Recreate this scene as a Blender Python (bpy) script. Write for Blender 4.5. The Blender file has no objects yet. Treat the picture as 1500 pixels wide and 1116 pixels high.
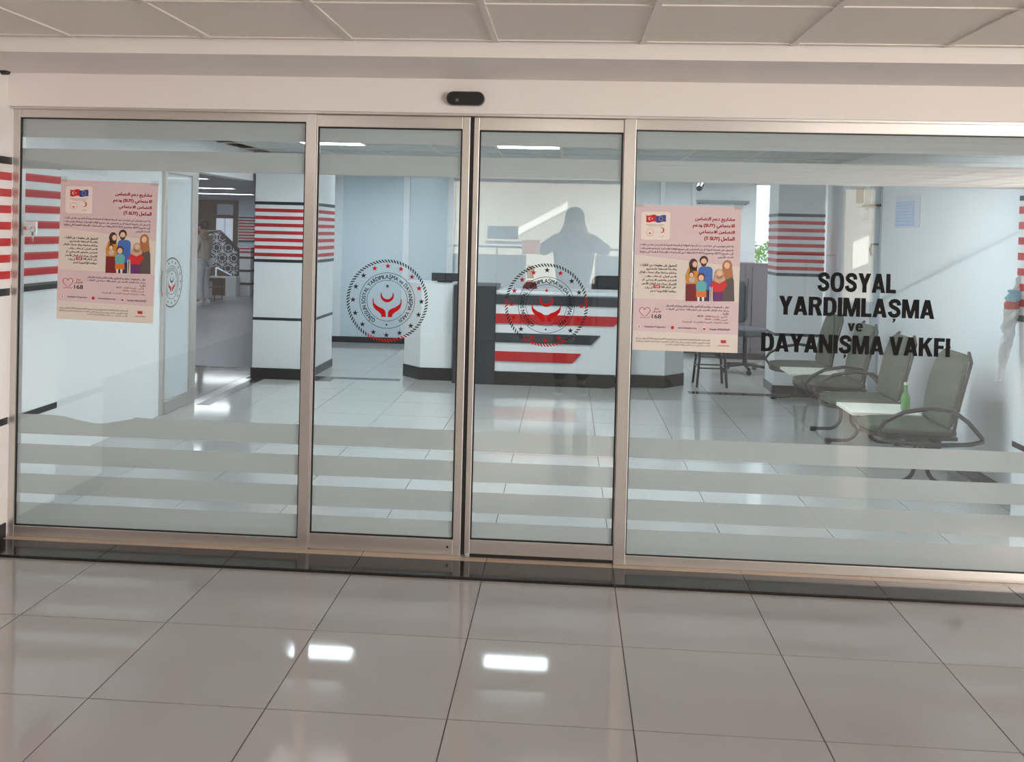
import bpy, bmesh, math, random
from mathutils import Vector, Matrix
random.seed(7)
S = bpy.context.scene
COL = S.collection
PI = math.pi
# ------------------------------------------------------------------ camera
F_PX, CX, CY = 1358.52, 744.99, 358.15
YAW, PITCH, ROLL = math.radians(-3.6826), math.radians(-0.8159), math.radians(1.4102)
CAM = Vector((0.4526, -4.4141, 1.5842))
cd = bpy.data.cameras.new('camera'); cam = bpy.data.objects.new('camera', cd); COL.objects.link(cam)
fw = Vector((math.sin(YAW)*math.cos(PITCH), math.cos(YAW)*math.cos(PITCH), math.sin(PITCH)))
rt = Vector((math.cos(YAW), -math.sin(YAW), 0)); up = rt.cross(fw)
r2 = math.cos(ROLL)*rt + math.sin(ROLL)*up; u2 = -math.sin(ROLL)*rt + math.cos(ROLL)*up
M3 = Matrix((r2, u2, -fw)).transposed()
cam.matrix_world = Matrix.Translation(CAM) @ M3.to_4x4()
cd.sensor_width = 36; cd.sensor_fit = 'HORIZONTAL'; cd.lens = F_PX*36/1500
cd.shift_x = (750-CX)/1500; cd.shift_y = (CY-558)/1500
cd.clip_start = 0.02; cd.clip_end = 200
S.camera = cam
# ------------------------------------------------------------------ world, sun, exposure
W = bpy.data.worlds.new('sky'); S.world = W; W.use_nodes = True
bg = W.node_tree.nodes['Background']; bg.inputs[0].default_value = (0.80, 0.90, 1.0, 1); bg.inputs[1].default_value = 1.6
sd = bpy.data.lights.new('sun', 'SUN'); sun = bpy.data.objects.new('sun', sd); COL.objects.link(sun)
sd.energy = 27.0; sd.angle = 0.009; sd.color = (1.0, 0.90, 0.78)
sun.rotation_euler = Vector((0.18, -1.0, -0.75)).to_track_quat('-Z', 'Y').to_euler()
vs = S.view_settings; vs.view_transform = 'Standard'; vs.look = 'None'; vs.gamma = 1; vs.exposure = 0.0
vs.use_curve_mapping = False
LED_IN, LED_OUT, LED_HALL = 25.5, 12.0, 20.0          # emission of the ceiling panels
S.cycles.max_bounces = 9; S.cycles.transparent_max_bounces = 24; S.cycles.glossy_bounces = 5
S.cycles.diffuse_bounces = 4; S.cycles.sample_clamp_indirect = 6

# area lamp added as daylight, at an unseen window in the right wall
ad = bpy.data.lights.new('added_side_daylight', 'AREA'); al = bpy.data.objects.new('added_side_daylight', ad); COL.objects.link(al)
ad.shape = 'RECTANGLE'; ad.size = 1.36; ad.size_y = 3.5; ad.energy = 470; ad.color = (1.0, 0.945, 0.895)
al.location = (6.83, -6.8, 1.60); al.rotation_euler = (0, math.radians(90), 0)

# ------------------------------------------------------------------ materials
MATS = {}
def nodes(name):
    m = bpy.data.materials.new(name); m.use_nodes = True
    nt = m.node_tree; b = nt.nodes['Principled BSDF']; return m, nt, b
def mat(name, col, rough=0.5, metal=0.0, spec=0.5, var=0.0, scale=8.0, bump=0.0, bscale=60.0, stretch=None, emit=0, rnd=0.0):
    if name in MATS: return MATS[name]
    m, nt, b = nodes(name)
    b.inputs['Base Color'].default_value = (*col, 1); b.inputs['Roughness'].default_value = rough
    b.inputs['Metallic'].default_value = metal; b.inputs['Specular IOR Level'].default_value = spec
    N, L = nt.nodes, nt.links
    if var or bump or rnd:
        tc = N.new('ShaderNodeTexCoord'); mp = N.new('ShaderNodeMapping'); L.new(tc.outputs['Object'], mp.inputs[0])
        if stretch: mp.inputs['Scale'].default_value = stretch
    if var or rnd:
        nz = N.new('ShaderNodeTexNoise'); nz.inputs['Scale'].default_value = scale; nz.inputs['Detail'].default_value = 4
        L.new(mp.outputs[0], nz.inputs['Vector'])
        mr = N.new('ShaderNodeMapRange'); mr.inputs['To Min'].default_value = 1-var; mr.inputs['To Max'].default_value = 1+var
        L.new(nz.outputs['Fac'], mr.inputs['Value'])
        fac = mr.outputs[0]
        if rnd:
            oi = N.new('ShaderNodeObjectInfo'); m2 = N.new('ShaderNodeMapRange')
            m2.inputs['To Min'].default_value = 1-rnd; m2.inputs['To Max'].default_value = 1+rnd
            L.new(oi.outputs['Random'], m2.inputs['Value'])
            mu = N.new('ShaderNodeMath'); mu.operation = 'MULTIPLY'; L.new(fac, mu.inputs[0]); L.new(m2.outputs[0], mu.inputs[1]); fac = mu.outputs[0]
        vm = N.new('ShaderNodeVectorMath'); vm.operation = 'SCALE'; vm.inputs[0].default_value = col
        L.new(fac, vm.inputs['Scale']); L.new(vm.outputs[0], b.inputs['Base Color'])
    if bump:
        n2 = N.new('ShaderNodeTexNoise'); n2.inputs['Scale'].default_value = bscale; n2.inputs['Detail'].default_value = 5
        L.new(mp.outputs[0], n2.inputs['Vector'])
        bp = N.new('ShaderNodeBump'); bp.inputs['Strength'].default_value = bump; bp.inputs['Distance'].default_value = 0.004
        L.new(n2.outputs['Fac'], bp.inputs['Height']); L.new(bp.outputs[0], b.inputs['Normal'])
    if emit:
        b.inputs['Emission Color'].default_value = (*col, 1); b.inputs['Emission Strength'].default_value = emit
    MATS[name] = m; return m
def glass_mat(name, tint, ior=1.5, rough=0.0, gain=1.0):
    m, nt, b = nodes(name); N, L = nt.nodes, nt.links; out = N['Material Output']; N.remove(b)
    t = N.new('ShaderNodeBsdfTransparent'); t.inputs[0].default_value = (*tint, 1)
    g = N.new('ShaderNodeBsdfGlossy'); g.inputs['Roughness'].default_value = rough; g.inputs[0].default_value = (1, 1, 1, 1)
    fr = N.new('ShaderNodeFresnel'); ge = N.new('ShaderNodeNewGeometry')      # same reflectance on both faces of the sheet
    io = N.new('ShaderNodeMapRange'); io.inputs['To Min'].default_value = ior; io.inputs['To Max'].default_value = 1/ior
    L.new(ge.outputs['Backfacing'], io.inputs['Value']); L.new(io.outputs[0], fr.inputs['IOR'])
    mu = N.new('ShaderNodeMath'); mu.operation = 'MULTIPLY'; mu.inputs[1].default_value = gain; mu.use_clamp = True
    L.new(fr.outputs[0], mu.inputs[0])
    mx = N.new('ShaderNodeMixShader'); L.new(mu.outputs[0], mx.inputs[0]); L.new(t.outputs[0], mx.inputs[1]); L.new(g.outputs[0], mx.inputs[2])
    L.new(mx.outputs[0], out.inputs[0]); MATS[name] = m; return m
def film_mat(name, col, transl, see):
    m, nt, b = nodes(name); N, L = nt.nodes, nt.links; out = N['Material Output']; N.remove(b)
    d = N.new('ShaderNodeBsdfDiffuse'); d.inputs[0].default_value = (*col, 1)
    t = N.new('ShaderNodeBsdfTranslucent'); t.inputs[0].default_value = (0.79, 0.80, 0.805, 1)
    x = N.new('ShaderNodeBsdfTransparent'); x.inputs[0].default_value = (0.95, 0.96, 0.96, 1)
    m1 = N.new('ShaderNodeMixShader'); m1.inputs[0].default_value = transl; L.new(d.outputs[0], m1.inputs[1]); L.new(t.outputs[0], m1.inputs[2])
    m2 = N.new('ShaderNodeMixShader'); m2.inputs[0].default_value = see; L.new(m1.outputs[0], m2.inputs[1]); L.new(x.outputs[0], m2.inputs[2])
    L.new(m2.outputs[0], out.inputs[0]); MATS[name] = m; return m
def c8(r, g, b):
    f = lambda v: ((v/255+0.055)/1.055)**2.4 if v > 10 else v/255/12.92
    return (f(r), f(g), f(b))

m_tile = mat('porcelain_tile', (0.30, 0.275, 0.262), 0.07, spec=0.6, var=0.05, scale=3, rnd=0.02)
m_grout = mat('dark_grout', (0.055, 0.045, 0.04), 0.8)
m_granite = mat('black_granite', (0.018, 0.016, 0.017), 0.12, spec=0.6, var=0.5, scale=220)
m_beige = mat('beige_sill', (0.42, 0.33, 0.26), 0.35, var=0.08, scale=20)
m_wall = mat('white_wall_paint', (0.84, 0.785, 0.75), 0.6, var=0.02, scale=2, bump=0.08, bscale=90)
m_wallin = mat('white_inner_paint', (0.82, 0.84, 0.85), 0.55, var=0.015, scale=2, bump=0.05, bscale=90)
m_panel = mat('ceiling_panel_grain', (0.83, 0.765, 0.70), 0.85, var=0.04, scale=40, bump=0.25, bscale=240, rnd=0.015)
m_grid = mat('ceiling_grid_metal', (0.78, 0.72, 0.66), 0.45)
m_alu = mat('silver_aluminium', (0.66, 0.62, 0.59), 0.36, metal=0.85, var=0.03, scale=6)
m_rub = mat('black_rubber', (0.012, 0.012, 0.013), 0.5)
m_red = mat('red_lath', c8(190, 22, 30), 0.35, var=0.05)
m_black = mat('black_lath', (0.022, 0.022, 0.024), 0.3)
m_base = mat('black_skirting', (0.020, 0.019, 0.020), 0.22, spec=0.5)
m_plastic = mat('black_plastic', (0.012, 0.012, 0.014), 0.3)
m_glass = glass_mat('door_glass', (0.955, 0.98, 0.978), 1.5, 0.0, 1.3)
m_glass2 = glass_mat('window_glass', (0.97, 0.985, 0.98), 1.45)
m_film = film_mat('frosted_film', (0.64, 0.62, 0.605), 0.55, 0.0)
m_white = mat('white_laminate', (0.84, 0.86, 0.87), 0.25, spec=0.5)
m_offwhite = mat('cream_board', (0.80, 0.80, 0.72), 0.4)
m_dred = mat('decal_red', c8(186, 16, 18), 0.5, spec=0.2)
m_ddark = mat('decal_red_backlit', c8(44, 42, 48), 0.5, spec=0.2)  # red decal given a dark colour to imitate backlighting
m_ink = mat('black_vinyl', (0.006, 0.005, 0.005), 0.6, spec=0.15)
m_chrome = mat('chrome', (0.75, 0.75, 0.76), 0.12, metal=1)
m_tube = mat('dark_tube_steel', (0.045, 0.04, 0.038), 0.3, metal=0.4)
m_seat = mat('green_grey_fabric', (0.07, 0.08, 0.05), 0.8, var=0.1, scale=60, bump=0.2, bscale=300)
m_lam = mat('grey_laminate', (0.27, 0.28, 0.32), 0.32, var=0.16, scale=5, stretch=(2, 24, 1))
m_wood = mat('dark_brown_wood', (0.10, 0.055, 0.04), 0.4, var=0.2, scale=8, stretch=(8, 8, 1))
m_led_in = mat('led_panel_cool', (0.84, 0.94, 1.0), 0.5, emit=LED_IN)
m_led_out = mat('added_led_warm', (1.0, 0.93, 0.87), 0.5, emit=LED_OUT)
m_led_hall = mat('led_panel_hall', (0.90, 0.95, 1.0), 0.5, emit=LED_HALL)

# ------------------------------------------------------------------ mesh helpers
class MB:
    def __init__(s): s.v = []; s.f = []; s.mi = []; s.cur = 0
    def face(s, idx): s.f.append(tuple(idx)); s.mi.append(s.cur)
    def box(s, x0, x1, y0, y1, z0, z1):
        n = len(s.v)
        s.v += [(x0,y0,z0),(x1,y0,z0),(x1,y1,z0),(x0,y1,z0),(x0,y0,z1),(x1,y0,z1),(x1,y1,z1),(x0,y1,z1)]
        for q in ((0,3,2,1),(4,5,6,7),(0,1,5,4),(1,2,6,5),(2,3,7,6),(3,0,4,7)): s.face([n+i for i in q])
        return s
    def prism(s, poly, d0, d1, axis='y'):
        """poly 2D (a,b); extruded along axis from d0 to d1.  y: (a,d,b)  x: (d,a,b)  z: (a,b,d)"""
        P = {'y': lambda a,b,d:(a,d,b), 'x': lambda a,b,d:(d,a,b), 'z': lambda a,b,d:(a,b,d)}[axis]
        n = len(s.v); k = len(poly)
        s.v += [P(a,b,d0) for a,b in poly] + [P(a,b,d1) for a,b in poly]
        s.face([n+i for i in range(k)]); s.face([n+k+i for i in reversed(range(k))])
        for i in range(k):
            j = (i+1) % k; s.face([n+j, n+i, n+k+i, n+k+j])
        return s
    def flat(s, poly, y):
        n = len(s.v); s.v += [(a, y, b) for a, b in poly]; s.face([n+i for i in range(len(poly))]); return s
    def tube(s, pts, r, seg=8, closed=False, cap=True):
        pts = [Vector(p) for p in pts]; n0 = len(s.v); k = len(pts); rings = []
        rr = r if isinstance(r, (list, tuple)) else [r]*k
        prev = None
        for i, p in enumerate(pts):
            a = pts[i-1] if (i or closed) else pts[i]; b = pts[(i+1) % k] if (i < k-1 or closed) else pts[i]
            t = (b-a)
            if t.length < 1e-9: t = Vector((0,0,1))
            t.normalize()
            if prev is None:
                u = t.cross(Vector((0,0,1)));
                if u.length < 0.1: u = t.cross(Vector((1,0,0)))
            else:
                u = prev - t*prev.dot(t)
                if u.length < 1e-6: u = t.cross(Vector((0.3,1,0.2)))
            u.normalize(); w = t.cross(u); prev = u
            rings.append(len(s.v))
            for j in range(seg):
                an = 2*PI*j/seg; q = p + rr[i]*(math.cos(an)*u + math.sin(an)*w); s.v.append(tuple(q))
        m = k if closed else k-1
        for i in range(m):
            A, B = rings[i], rings[(i+1) % k]
            for j in range(seg): s.face([A+j, A+(j+1)%seg, B+(j+1)%seg, B+j])
        if cap and not closed:
            s.face([rings[0]+j for j in reversed(range(seg))]); s.face([rings[-1]+j for j in range(seg)])
        return s
    def lathe(s, prof, cx=0, cy=0, seg=16):
        n = len(s.v)
        for r, z in prof:
            for j in range(seg): s.v.append((cx+r*math.cos(2*PI*j/seg), cy+r*math.sin(2*PI*j/seg), z))
        for i in range(len(prof)-1):
            for j in range(seg): s.face([n+i*seg+j, n+i*seg+(j+1)%seg, n+(i+1)*seg+(j+1)%seg, n+(i+1)*seg+j])
        s.face([n+j for j in reversed(range(seg))]); s.face([n+(len(prof)-1)*seg+j for j in range(seg)])
        return s
    def ball(s, c, r, seg=12, rings=8):
        rx, ry, rz = r if isinstance(r, (list, tuple)) else (r, r, r); n = len(s.v)
        for i in range(1, rings):
            th = PI*i/rings
            for j in range(seg):
                ph = 2*PI*j/seg; s.v.append((c[0]+rx*math.sin(th)*math.cos(ph), c[1]+ry*math.sin(th)*math.sin(ph), c[2]+rz*math.cos(th)))
        for i in range(rings-2):
            for j in range(seg): s.face([n+i*seg+j, n+(i+1)*seg+j, n+(i+1)*seg+(j+1)%seg, n+i*seg+(j+1)%seg])
        a = len(s.v); s.v.append((c[0], c[1], c[2]+rz)); b = len(s.v); s.v.append((c[0], c[1], c[2]-rz)); q = n+(rings-2)*seg
        for j in range(seg): s.face([a, n+j, n+(j+1)%seg]); s.face([b, q+(j+1)%seg, q+j])
        return s
    def add(s, o): 
        n = len(s.v); s.v += o.v; s.f += [tuple(i+n for i in f) for f in o.f]; s.mi += [s.cur]*len(o.f); return s
    def mesh(s, name, mats, smooth=False):
        me = bpy.data.meshes.new(name); me.from_pydata(s.v, [], s.f)
        for m in (mats if isinstance(mats, (list, tuple)) else [mats]): me.materials.append(m)
        for p, i in zip(me.polygons, s.mi): p.material_index = i; p.use_smooth = smooth
        bm = bmesh.new(); bm.from_mesh(me); bmesh.ops.recalc_face_normals(bm, faces=bm.faces); bm.to_mesh(me); bm.free()
        me.update(); return me
def link(name, data, parent=None, loc=None, rotz=0):
    o = bpy.data.objects.new(name, data); COL.objects.link(o)
    if loc is not None: o.location = loc
    if rotz: o.rotation_euler = (0, 0, rotz)
    if parent is not None: o.parent = parent
    return o
def obj(name, mb, mats, parent=None, smooth=False, bevel=0, loc=None):
    o = link(name, mb.mesh(name, mats, smooth), parent, loc)
    if bevel:
        b = o.modifiers.new('edge', 'BEVEL'); b.width = bevel; b.segments = 2; b.limit_method = 'ANGLE'
    return o
def tag(o, label, cat, group=None):
    o['label'] = label; o['category'] = cat
    if group: o['group'] = group
    return o
def struct(o, label=None):
    o['kind'] = 'structure'
    if label: o['label'] = label
    return o
def thing(name, label, cat, loc=(0,0,0), group=None, rotz=0):
    return tag(link(name, None, None, loc, rotz), label, cat, group)
def bx(*a): return MB().box(*a)
def stadium(cx, cz, w, h, n=10):
    r = h/2; P = []
    for i in range(n+1): a = -PI/2 + PI*i/n; P.append((cx+w/2-r+r*math.cos(a), cz+r*math.sin(a)))
    for i in range(n+1): a = PI/2 + PI*i/n; P.append((cx-w/2+r+r*math.cos(a), cz+r*math.sin(a)))
    return P
def rrect(x0, x1, z0, z1, r, n=5):
    P = []
    for cx, cz, a0 in ((x1-r, z1-r, 0), (x0+r, z1-r, PI/2), (x0+r, z0+r, PI), (x1-r, z0+r, 1.5*PI)):
        for i in range(n+1): a = a0 + PI/2*i/n; P.append((cx+r*math.cos(a), cz+r*math.sin(a)))
    return P
def ell(cx, cz, rx, rz, n=20): return [(cx+rx*math.cos(2*PI*i/n), cz+rz*math.sin(2*PI*i/n)) for i in range(n)]
def star(cx, cz, r, rot=0, k=0.40):
    return [(cx+(r if i % 2 == 0 else r*k)*math.sin(PI*i/5+rot), cz+(r if i % 2 == 0 else r*k)*math.cos(PI*i/5+rot)) for i in range(10)]
def ring2d(mb, cx, cz, r, w, y, n=64):
    for i in range(n):
        a, b = 2*PI*i/n, 2*PI*(i+1)/n
        mb.flat([(cx+(r-w/2)*math.cos(a), cz+(r-w/2)*math.sin(a)), (cx+(r+w/2)*math.cos(a), cz+(r+w/2)*math.sin(a)),
                 (cx+(r+w/2)*math.cos(b), cz+(r+w/2)*math.sin(b)), (cx+(r-w/2)*math.cos(b), cz+(r-w/2)*math.sin(b))], y)

# ------------------------------------------------------------------ lettering
_AR = {}
def _ar():
    seq4 = {'ب':0xFE8F,'ت':0xFE95,'ث':0xFE99,'ج':0xFE9D,'ح':0xFEA1,'خ':0xFEA5,'س':0xFEB1,'ش':0xFEB5,'ص':0xFEB9,'ض':0xFEBD,'ط':0xFEC1,
            'ظ':0xFEC5,'ع':0xFEC9,'غ':0xFECD,'ف':0xFED1,'ق':0xFED5,'ك':0xFED9,'ل':0xFEDD,'م':0xFEE1,'ن':0xFEE5,'ه':0xFEE9,'ي':0xFEF1,'ئ':0xFE89}
    seq2 = {'ا':0xFE8D,'ة':0xFE93,'د':0xFEA9,'ذ':0xFEAB,'ر':0xFEAD,'ز':0xFEAF,'و':0xFEED,'ى':0xFEEF,'آ':0xFE81,'أ':0xFE83,'ؤ':0xFE85,'إ':0xFE87}
    for k, v in seq4.items(): _AR[k] = (v, v+1, v+2, v+3)
    for k, v in seq2.items(): _AR[k] = (v, v+1, None, None)
    _AR['ء'] = (0xFE80, 0xFE80, None, None)
_ar()
_LA = {'ا':0xFEFB,'أ':0xFEF7,'إ':0xFEF9,'آ':0xFEF5}
def shape_ar(s):
    out = []; i = 0; prev = False
    while i < len(s):
        c = s[i]
        if c in _AR:
            if c == 'ل' and i+1 < len(s) and s[i+1] in _LA:
                out.append(chr(_LA[s[i+1]] + (1 if prev else 0))); prev = False; i += 2; continue
            iso, fin, ini, med = _AR[c]
            nxt = i+1 < len(s) and s[i+1] in _AR and s[i+1] != 'ء' and c != 'ء'
            if prev: out.append(chr(med if (nxt and med) else fin))
            else: out.append(chr(ini if (nxt and ini) else iso))
            prev = bool(ini)
        else: out.append(c); prev = False
        i += 1
    # visual order: right to left, latin and digit runs kept
    res = []; run = []
    for ch in out:
        if ch.isascii() and (ch.isalnum() or ch in '.-:'): run.append(ch)
        else:
            if run: res.append(''.join(run)); run = []
            res.append({'(': ')', ')': '('}.get(ch, ch))
    if run: res.append(''.join(run))
    return ''.join(reversed(res))
_TD = {}
def text_data(s, arabic=False):
    if (s, arabic) not in _TD: _TD[(s, arabic)] = _text_data(s, arabic)
    return _TD[(s, arabic)]
def _text_data(s, arabic=False):
    c = bpy.data.curves.new('glyphs', 'FONT'); c.body = shape_ar(s) if arabic else s; c.size = 1.0; c.resolution_u = 3
    o = bpy.data.objects.new('glyphs', c); COL.objects.link(o)
    bpy.context.view_layer.update()
    me = bpy.data.meshes.new_from_object(o.evaluated_get(bpy.context.evaluated_depsgraph_get()))
    vs_ = [(v.co.x, v.co.y) for v in me.vertices]; fs = [tuple(p.vertices) for p in me.polygons]
    bpy.data.objects.remove(o); bpy.data.curves.remove(c); bpy.data.meshes.remove(me)
    return vs_, fs
def text_mb(mb, s, x0, x1, z0, z1, y, arabic=False, bold=0.0, align=None, h_only=False):
    """fit the text's bounding box into x0..x1, z0..z1 (h_only: keep proportions, align 'l'/'r')"""
    v, f = text_data(s, arabic)
    if not v: return mb
    ax, bx_ = min(p[0] for p in v), max(p[0] for p in v); az, bz = min(p[1] for p in v), max(p[1] for p in v)
    sz = (z1-z0)/max(bz-az, 1e-6); sx = (x1-x0)/max(bx_-ax, 1e-6)
    if h_only:
        sx = sz; w = (bx_-ax)*sx
        if align == 'r': x0 = x1-w
    offs = [(0, 0)] if not bold else [(dx, dz) for dx in (-bold, 0, bold) for dz in (-bold*0.5, bold*0.5)]
    for dx, dz in offs:
        n = len(mb.v)
        mb.v += [(x0+(p[0]-ax)*sx+dx, y, z0+(p[1]-az)*sz+dz) for p in v]
        for q in f: mb.face([n+i for i in q])
    return mb
def _ring(o, i): return [[o[k], o[k+1], i[k+1], i[k]] for k in range(len(o)-1)]
def _mir(p, w): return [(w-x, z) for x, z in p]
def _sup(cx, cz, rx, rz, n=28, e=2.5, a0=0.0, a1=360.0):
    P = []
    for k in range(n+1):
        t = math.radians(a0+(a1-a0)*k/n); c, q = math.cos(t), math.sin(t)
        P.append((cx+rx*math.copysign(abs(c)**(2/e), c), cz+rz*math.copysign(abs(q)**(2/e), q)))
    return P
def _ribbon(pts, t):
    L_, R_ = [], []
    for k in range(len(pts)):
        a, b = pts[max(k-1, 0)], pts[min(k+1, len(pts)-1)]; dx, dz = b[0]-a[0], b[1]-a[1]; l = math.hypot(dx, dz)
        L_.append((pts[k][0]-dz/l*t/2, pts[k][1]+dx/l*t/2)); R_.append((pts[k][0]+dz/l*t/2, pts[k][1]-dx/l*t/2))
    return _ring(L_, R_)
def _box(x0, x1, z0, z1): return [(x0, z0), (x1, z0), (x1, z1), (x0, z1)]
_S = _ribbon([(0.555, 0.66), (0.55, 0.755), (0.51, 0.845), (0.42, 0.895), (0.32, 0.90), (0.20, 0.865), (0.135, 0.775), (0.15, 0.665), (0.235, 0.585), (0.34, 0.53), (0.45, 0.47), (0.53, 0.385), (0.545, 0.27), (0.49, 0.165), (0.40, 0.115), (0.31, 0.105), (0.20, 0.135), (0.125, 0.22), (0.105, 0.325)], 0.215)
_CED = [[(0.27, -0.04), (0.40, -0.04), (0.40, -0.13), (0.33, -0.24), (0.24, -0.24), (0.30, -0.14), (0.27, -0.13)]]
HEAVY = {
 'I': (0.23, [_box(0, 0.23, 0, 1)]),
 'L': (0.53, [_box(0, 0.23, 0, 1), _box(0.2, 0.53, 0, 0.19)]),
 'F': (0.55, [_box(0, 0.23, 0, 1), _box(0.2, 0.55, 0.81, 1), _box(0.2, 0.50, 0.42, 0.60)]),
 'A': (0.72, [[(0, 0), (0.22, 0), (0.475, 1), (0.23, 1)], _mir([(0, 0), (0.22, 0), (0.475, 1), (0.23, 1)], 0.72), [(0.16, 0.18), (0.56, 0.18), (0.53, 0.35), (0.19, 0.35)]]),
 'V': (0.70, [[(0, 1), (0.23, 1), (0.46, 0), (0.235, 0)], _mir([(0, 1), (0.23, 1), (0.46, 0), (0.235, 0)], 0.70)]),
 'Y': (0.70, [[(0, 1), (0.245, 1), (0.465, 0.40), (0.235, 0.40)], _mir([(0, 1), (0.245, 1), (0.465, 0.40), (0.235, 0.40)], 0.70), _box(0.235, 0.465, 0, 0.42)]),
 'M': (0.86, [_box(0, 0.21, 0, 1), _box(0.65, 0.86, 0, 1), [(0.04, 1), (0.28, 1), (0.52, 0), (0.34, 0)], _mir([(0.04, 1), (0.28, 1), (0.52, 0), (0.34, 0)], 0.86)]),
 'N': (0.70, [_box(0, 0.215, 0, 1), _box(0.485, 0.70, 0, 1), [(0, 1), (0.23, 1), (0.70, 0), (0.47, 0)]]),
 'K': (0.73, [_box(0, 0.23, 0, 1), [(0.22, 0.34), (0.22, 0.64), (0.45, 1), (0.71, 1)], [(0.27, 0.50), (0.43, 0.68), (0.73, 0), (0.47, 0)]]),
 'D': (0.68, [_box(0, 0.23, 0, 1)]+_ring([(0.2, 1), (0.38, 1), (0.55, 0.93), (0.655, 0.76), (0.68, 0.5), (0.655, 0.24), (0.55, 0.07), (0.38, 0), (0.2, 0)], [(0.2, 0.82), (0.32, 0.82), (0.40, 0.78), (0.435, 0.68), (0.445, 0.5), (0.435, 0.32), (0.40, 0.22), (0.32, 0.18), (0.2, 0.18)])),
 'R': (0.70, [_box(0, 0.23, 0, 1)]+_ring([(0.2, 1), (0.44, 1), (0.59, 0.94), (0.66, 0.82), (0.66, 0.67), (0.59, 0.53), (0.44, 0.44), (0.2, 0.44)], [(0.2, 0.83), (0.36, 0.83), (0.41, 0.81), (0.43, 0.77), (0.43, 0.68), (0.41, 0.63), (0.36, 0.61), (0.2, 0.61)])+[[(0.30, 0.48), (0.53, 0.50), (0.70, 0), (0.455, 0)]]),
 'O': (0.74, _ring(_sup(0.37, 0.5, 0.37, 0.52), _sup(0.37, 0.5, 0.145, 0.335))),
 'S': (0.66, _S), 'Ş': (0.66, _S+_CED),
 'v': (0.58, [[(0, 0.72), (0.22, 0.72), (0.385, 0), (0.195, 0)], _mir([(0, 0.72), (0.22, 0.72), (0.385, 0), (0.195, 0)], 0.58)]),
 'e': (0.58, _ring(_sup(0.29, 0.36, 0.29, 0.38, 24, 2.2, 0, 325), _sup(0.29, 0.36, 0.10, 0.235, 24, 2.2, 0, 325))+[_box(0.08, 0.56, 0.30, 0.42)])}
def heavy_text(mb, s, x0, x1, zb, cap, y, gap=0.045, space=0.22):
    """heavy condensed capitals drawn stroke by stroke"""
    tot = sum(space if c == ' ' else HEAVY[c][0]+gap for c in s)-gap; sx = (x1-x0)/tot; x = 0
    for c in s:
        if c == ' ': x += space; continue
        w, P = HEAVY[c]
        for k, p in enumerate(P): mb.flat([(x0+(x+a)*sx, zb+b*cap) for a, b in p], y-0.00001*k)
        x += w+gap
    return mb
def ring_text(mb, s, cx, cz, r, h, y, a0, a1):
    """letters along a circle clockwise from angle a0 to a1 (degrees, 90 = top)"""
    adv = []
    for ch in s:
        if ch == ' ': adv.append((None, None, 0.32)); continue
        v, f = text_data(ch); adv.append((v, f, max(p[0] for p in v)-min(p[0] for p in v)+0.10))
    tot = sum(a[2] for a in adv); pos = 0
    for v, f, w in adv:
        if v:
            t = math.radians(a0+(a1-a0)*(pos+w/2)/tot); ax = (min(p[0] for p in v)+max(p[0] for p in v))/2
            ux, uz = math.sin(t), -math.cos(t); n = len(mb.v)         # reading direction (clockwise)
            k = min(h, math.radians(abs(a1-a0))*r/tot*1.25)
            for px_, pz in v:
                d = (px_-ax)*math.radians(abs(a1-a0))*r/tot; e = r-h*0.36+pz*h
                mb.v.append((cx+math.cos(t)*e+ux*d, y, cz+math.sin(t)*e+uz*d))
            for q in f: mb.face([n+i for i in q])
        pos += w
    return mb

# ================================================================== THE SETTING
ZC_OUT, ZC_IN = 2.360, 2.350
# ---- floor: dark bed, tiles 600 x 600 as parts
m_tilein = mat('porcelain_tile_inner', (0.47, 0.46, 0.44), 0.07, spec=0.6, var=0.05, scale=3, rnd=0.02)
fl = struct(obj('floor', MB().box(-4.3, 6.9, -9.0, -0.25, -0.03, -0.0035).box(-2.95, 4.6, -0.25, 8.4, -0.03, -0.0035).box(-10.2, -2.95, 2.8, 5.67, -0.03, -0.0035), m_grout))
TG = 0.0022
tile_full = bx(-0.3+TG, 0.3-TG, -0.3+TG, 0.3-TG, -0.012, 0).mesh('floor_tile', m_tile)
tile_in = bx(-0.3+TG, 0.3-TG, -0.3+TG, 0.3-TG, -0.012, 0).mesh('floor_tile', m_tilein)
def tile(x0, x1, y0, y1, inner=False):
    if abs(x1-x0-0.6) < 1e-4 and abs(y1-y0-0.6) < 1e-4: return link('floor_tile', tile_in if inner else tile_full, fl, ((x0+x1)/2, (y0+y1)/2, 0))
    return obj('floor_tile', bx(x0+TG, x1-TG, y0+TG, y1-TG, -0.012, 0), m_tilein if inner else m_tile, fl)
def grid(lo, hi, org, st=0.6):
    k = math.floor((lo-org)/st+1e-6); out = []
    while org+k*st < hi-1e-6:
        a, b = max(lo, org+k*st), min(hi, org+(k+1)*st)
        if b-a > 0.02: out.append((a, b))
        k += 1
    return out
rest = MB()
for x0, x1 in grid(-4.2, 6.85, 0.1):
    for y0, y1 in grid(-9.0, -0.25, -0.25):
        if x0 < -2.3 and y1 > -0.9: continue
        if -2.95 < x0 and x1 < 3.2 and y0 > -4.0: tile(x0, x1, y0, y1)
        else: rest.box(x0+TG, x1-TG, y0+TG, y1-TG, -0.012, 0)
for x0, x1 in grid(-2.87, 3.18, 0.1):
    for y0, y1 in grid(0.065, 8.27, -0.25): tile(x0, x1, y0, y1, True)
for x0, x1 in grid(3.18, 4.5, 0.1):
    for y0, y1 in grid(5.2, 8.27, -0.25): rest.box(x0+TG, x1-TG, y0+TG, y1-TG, -0.012, 0)
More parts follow.
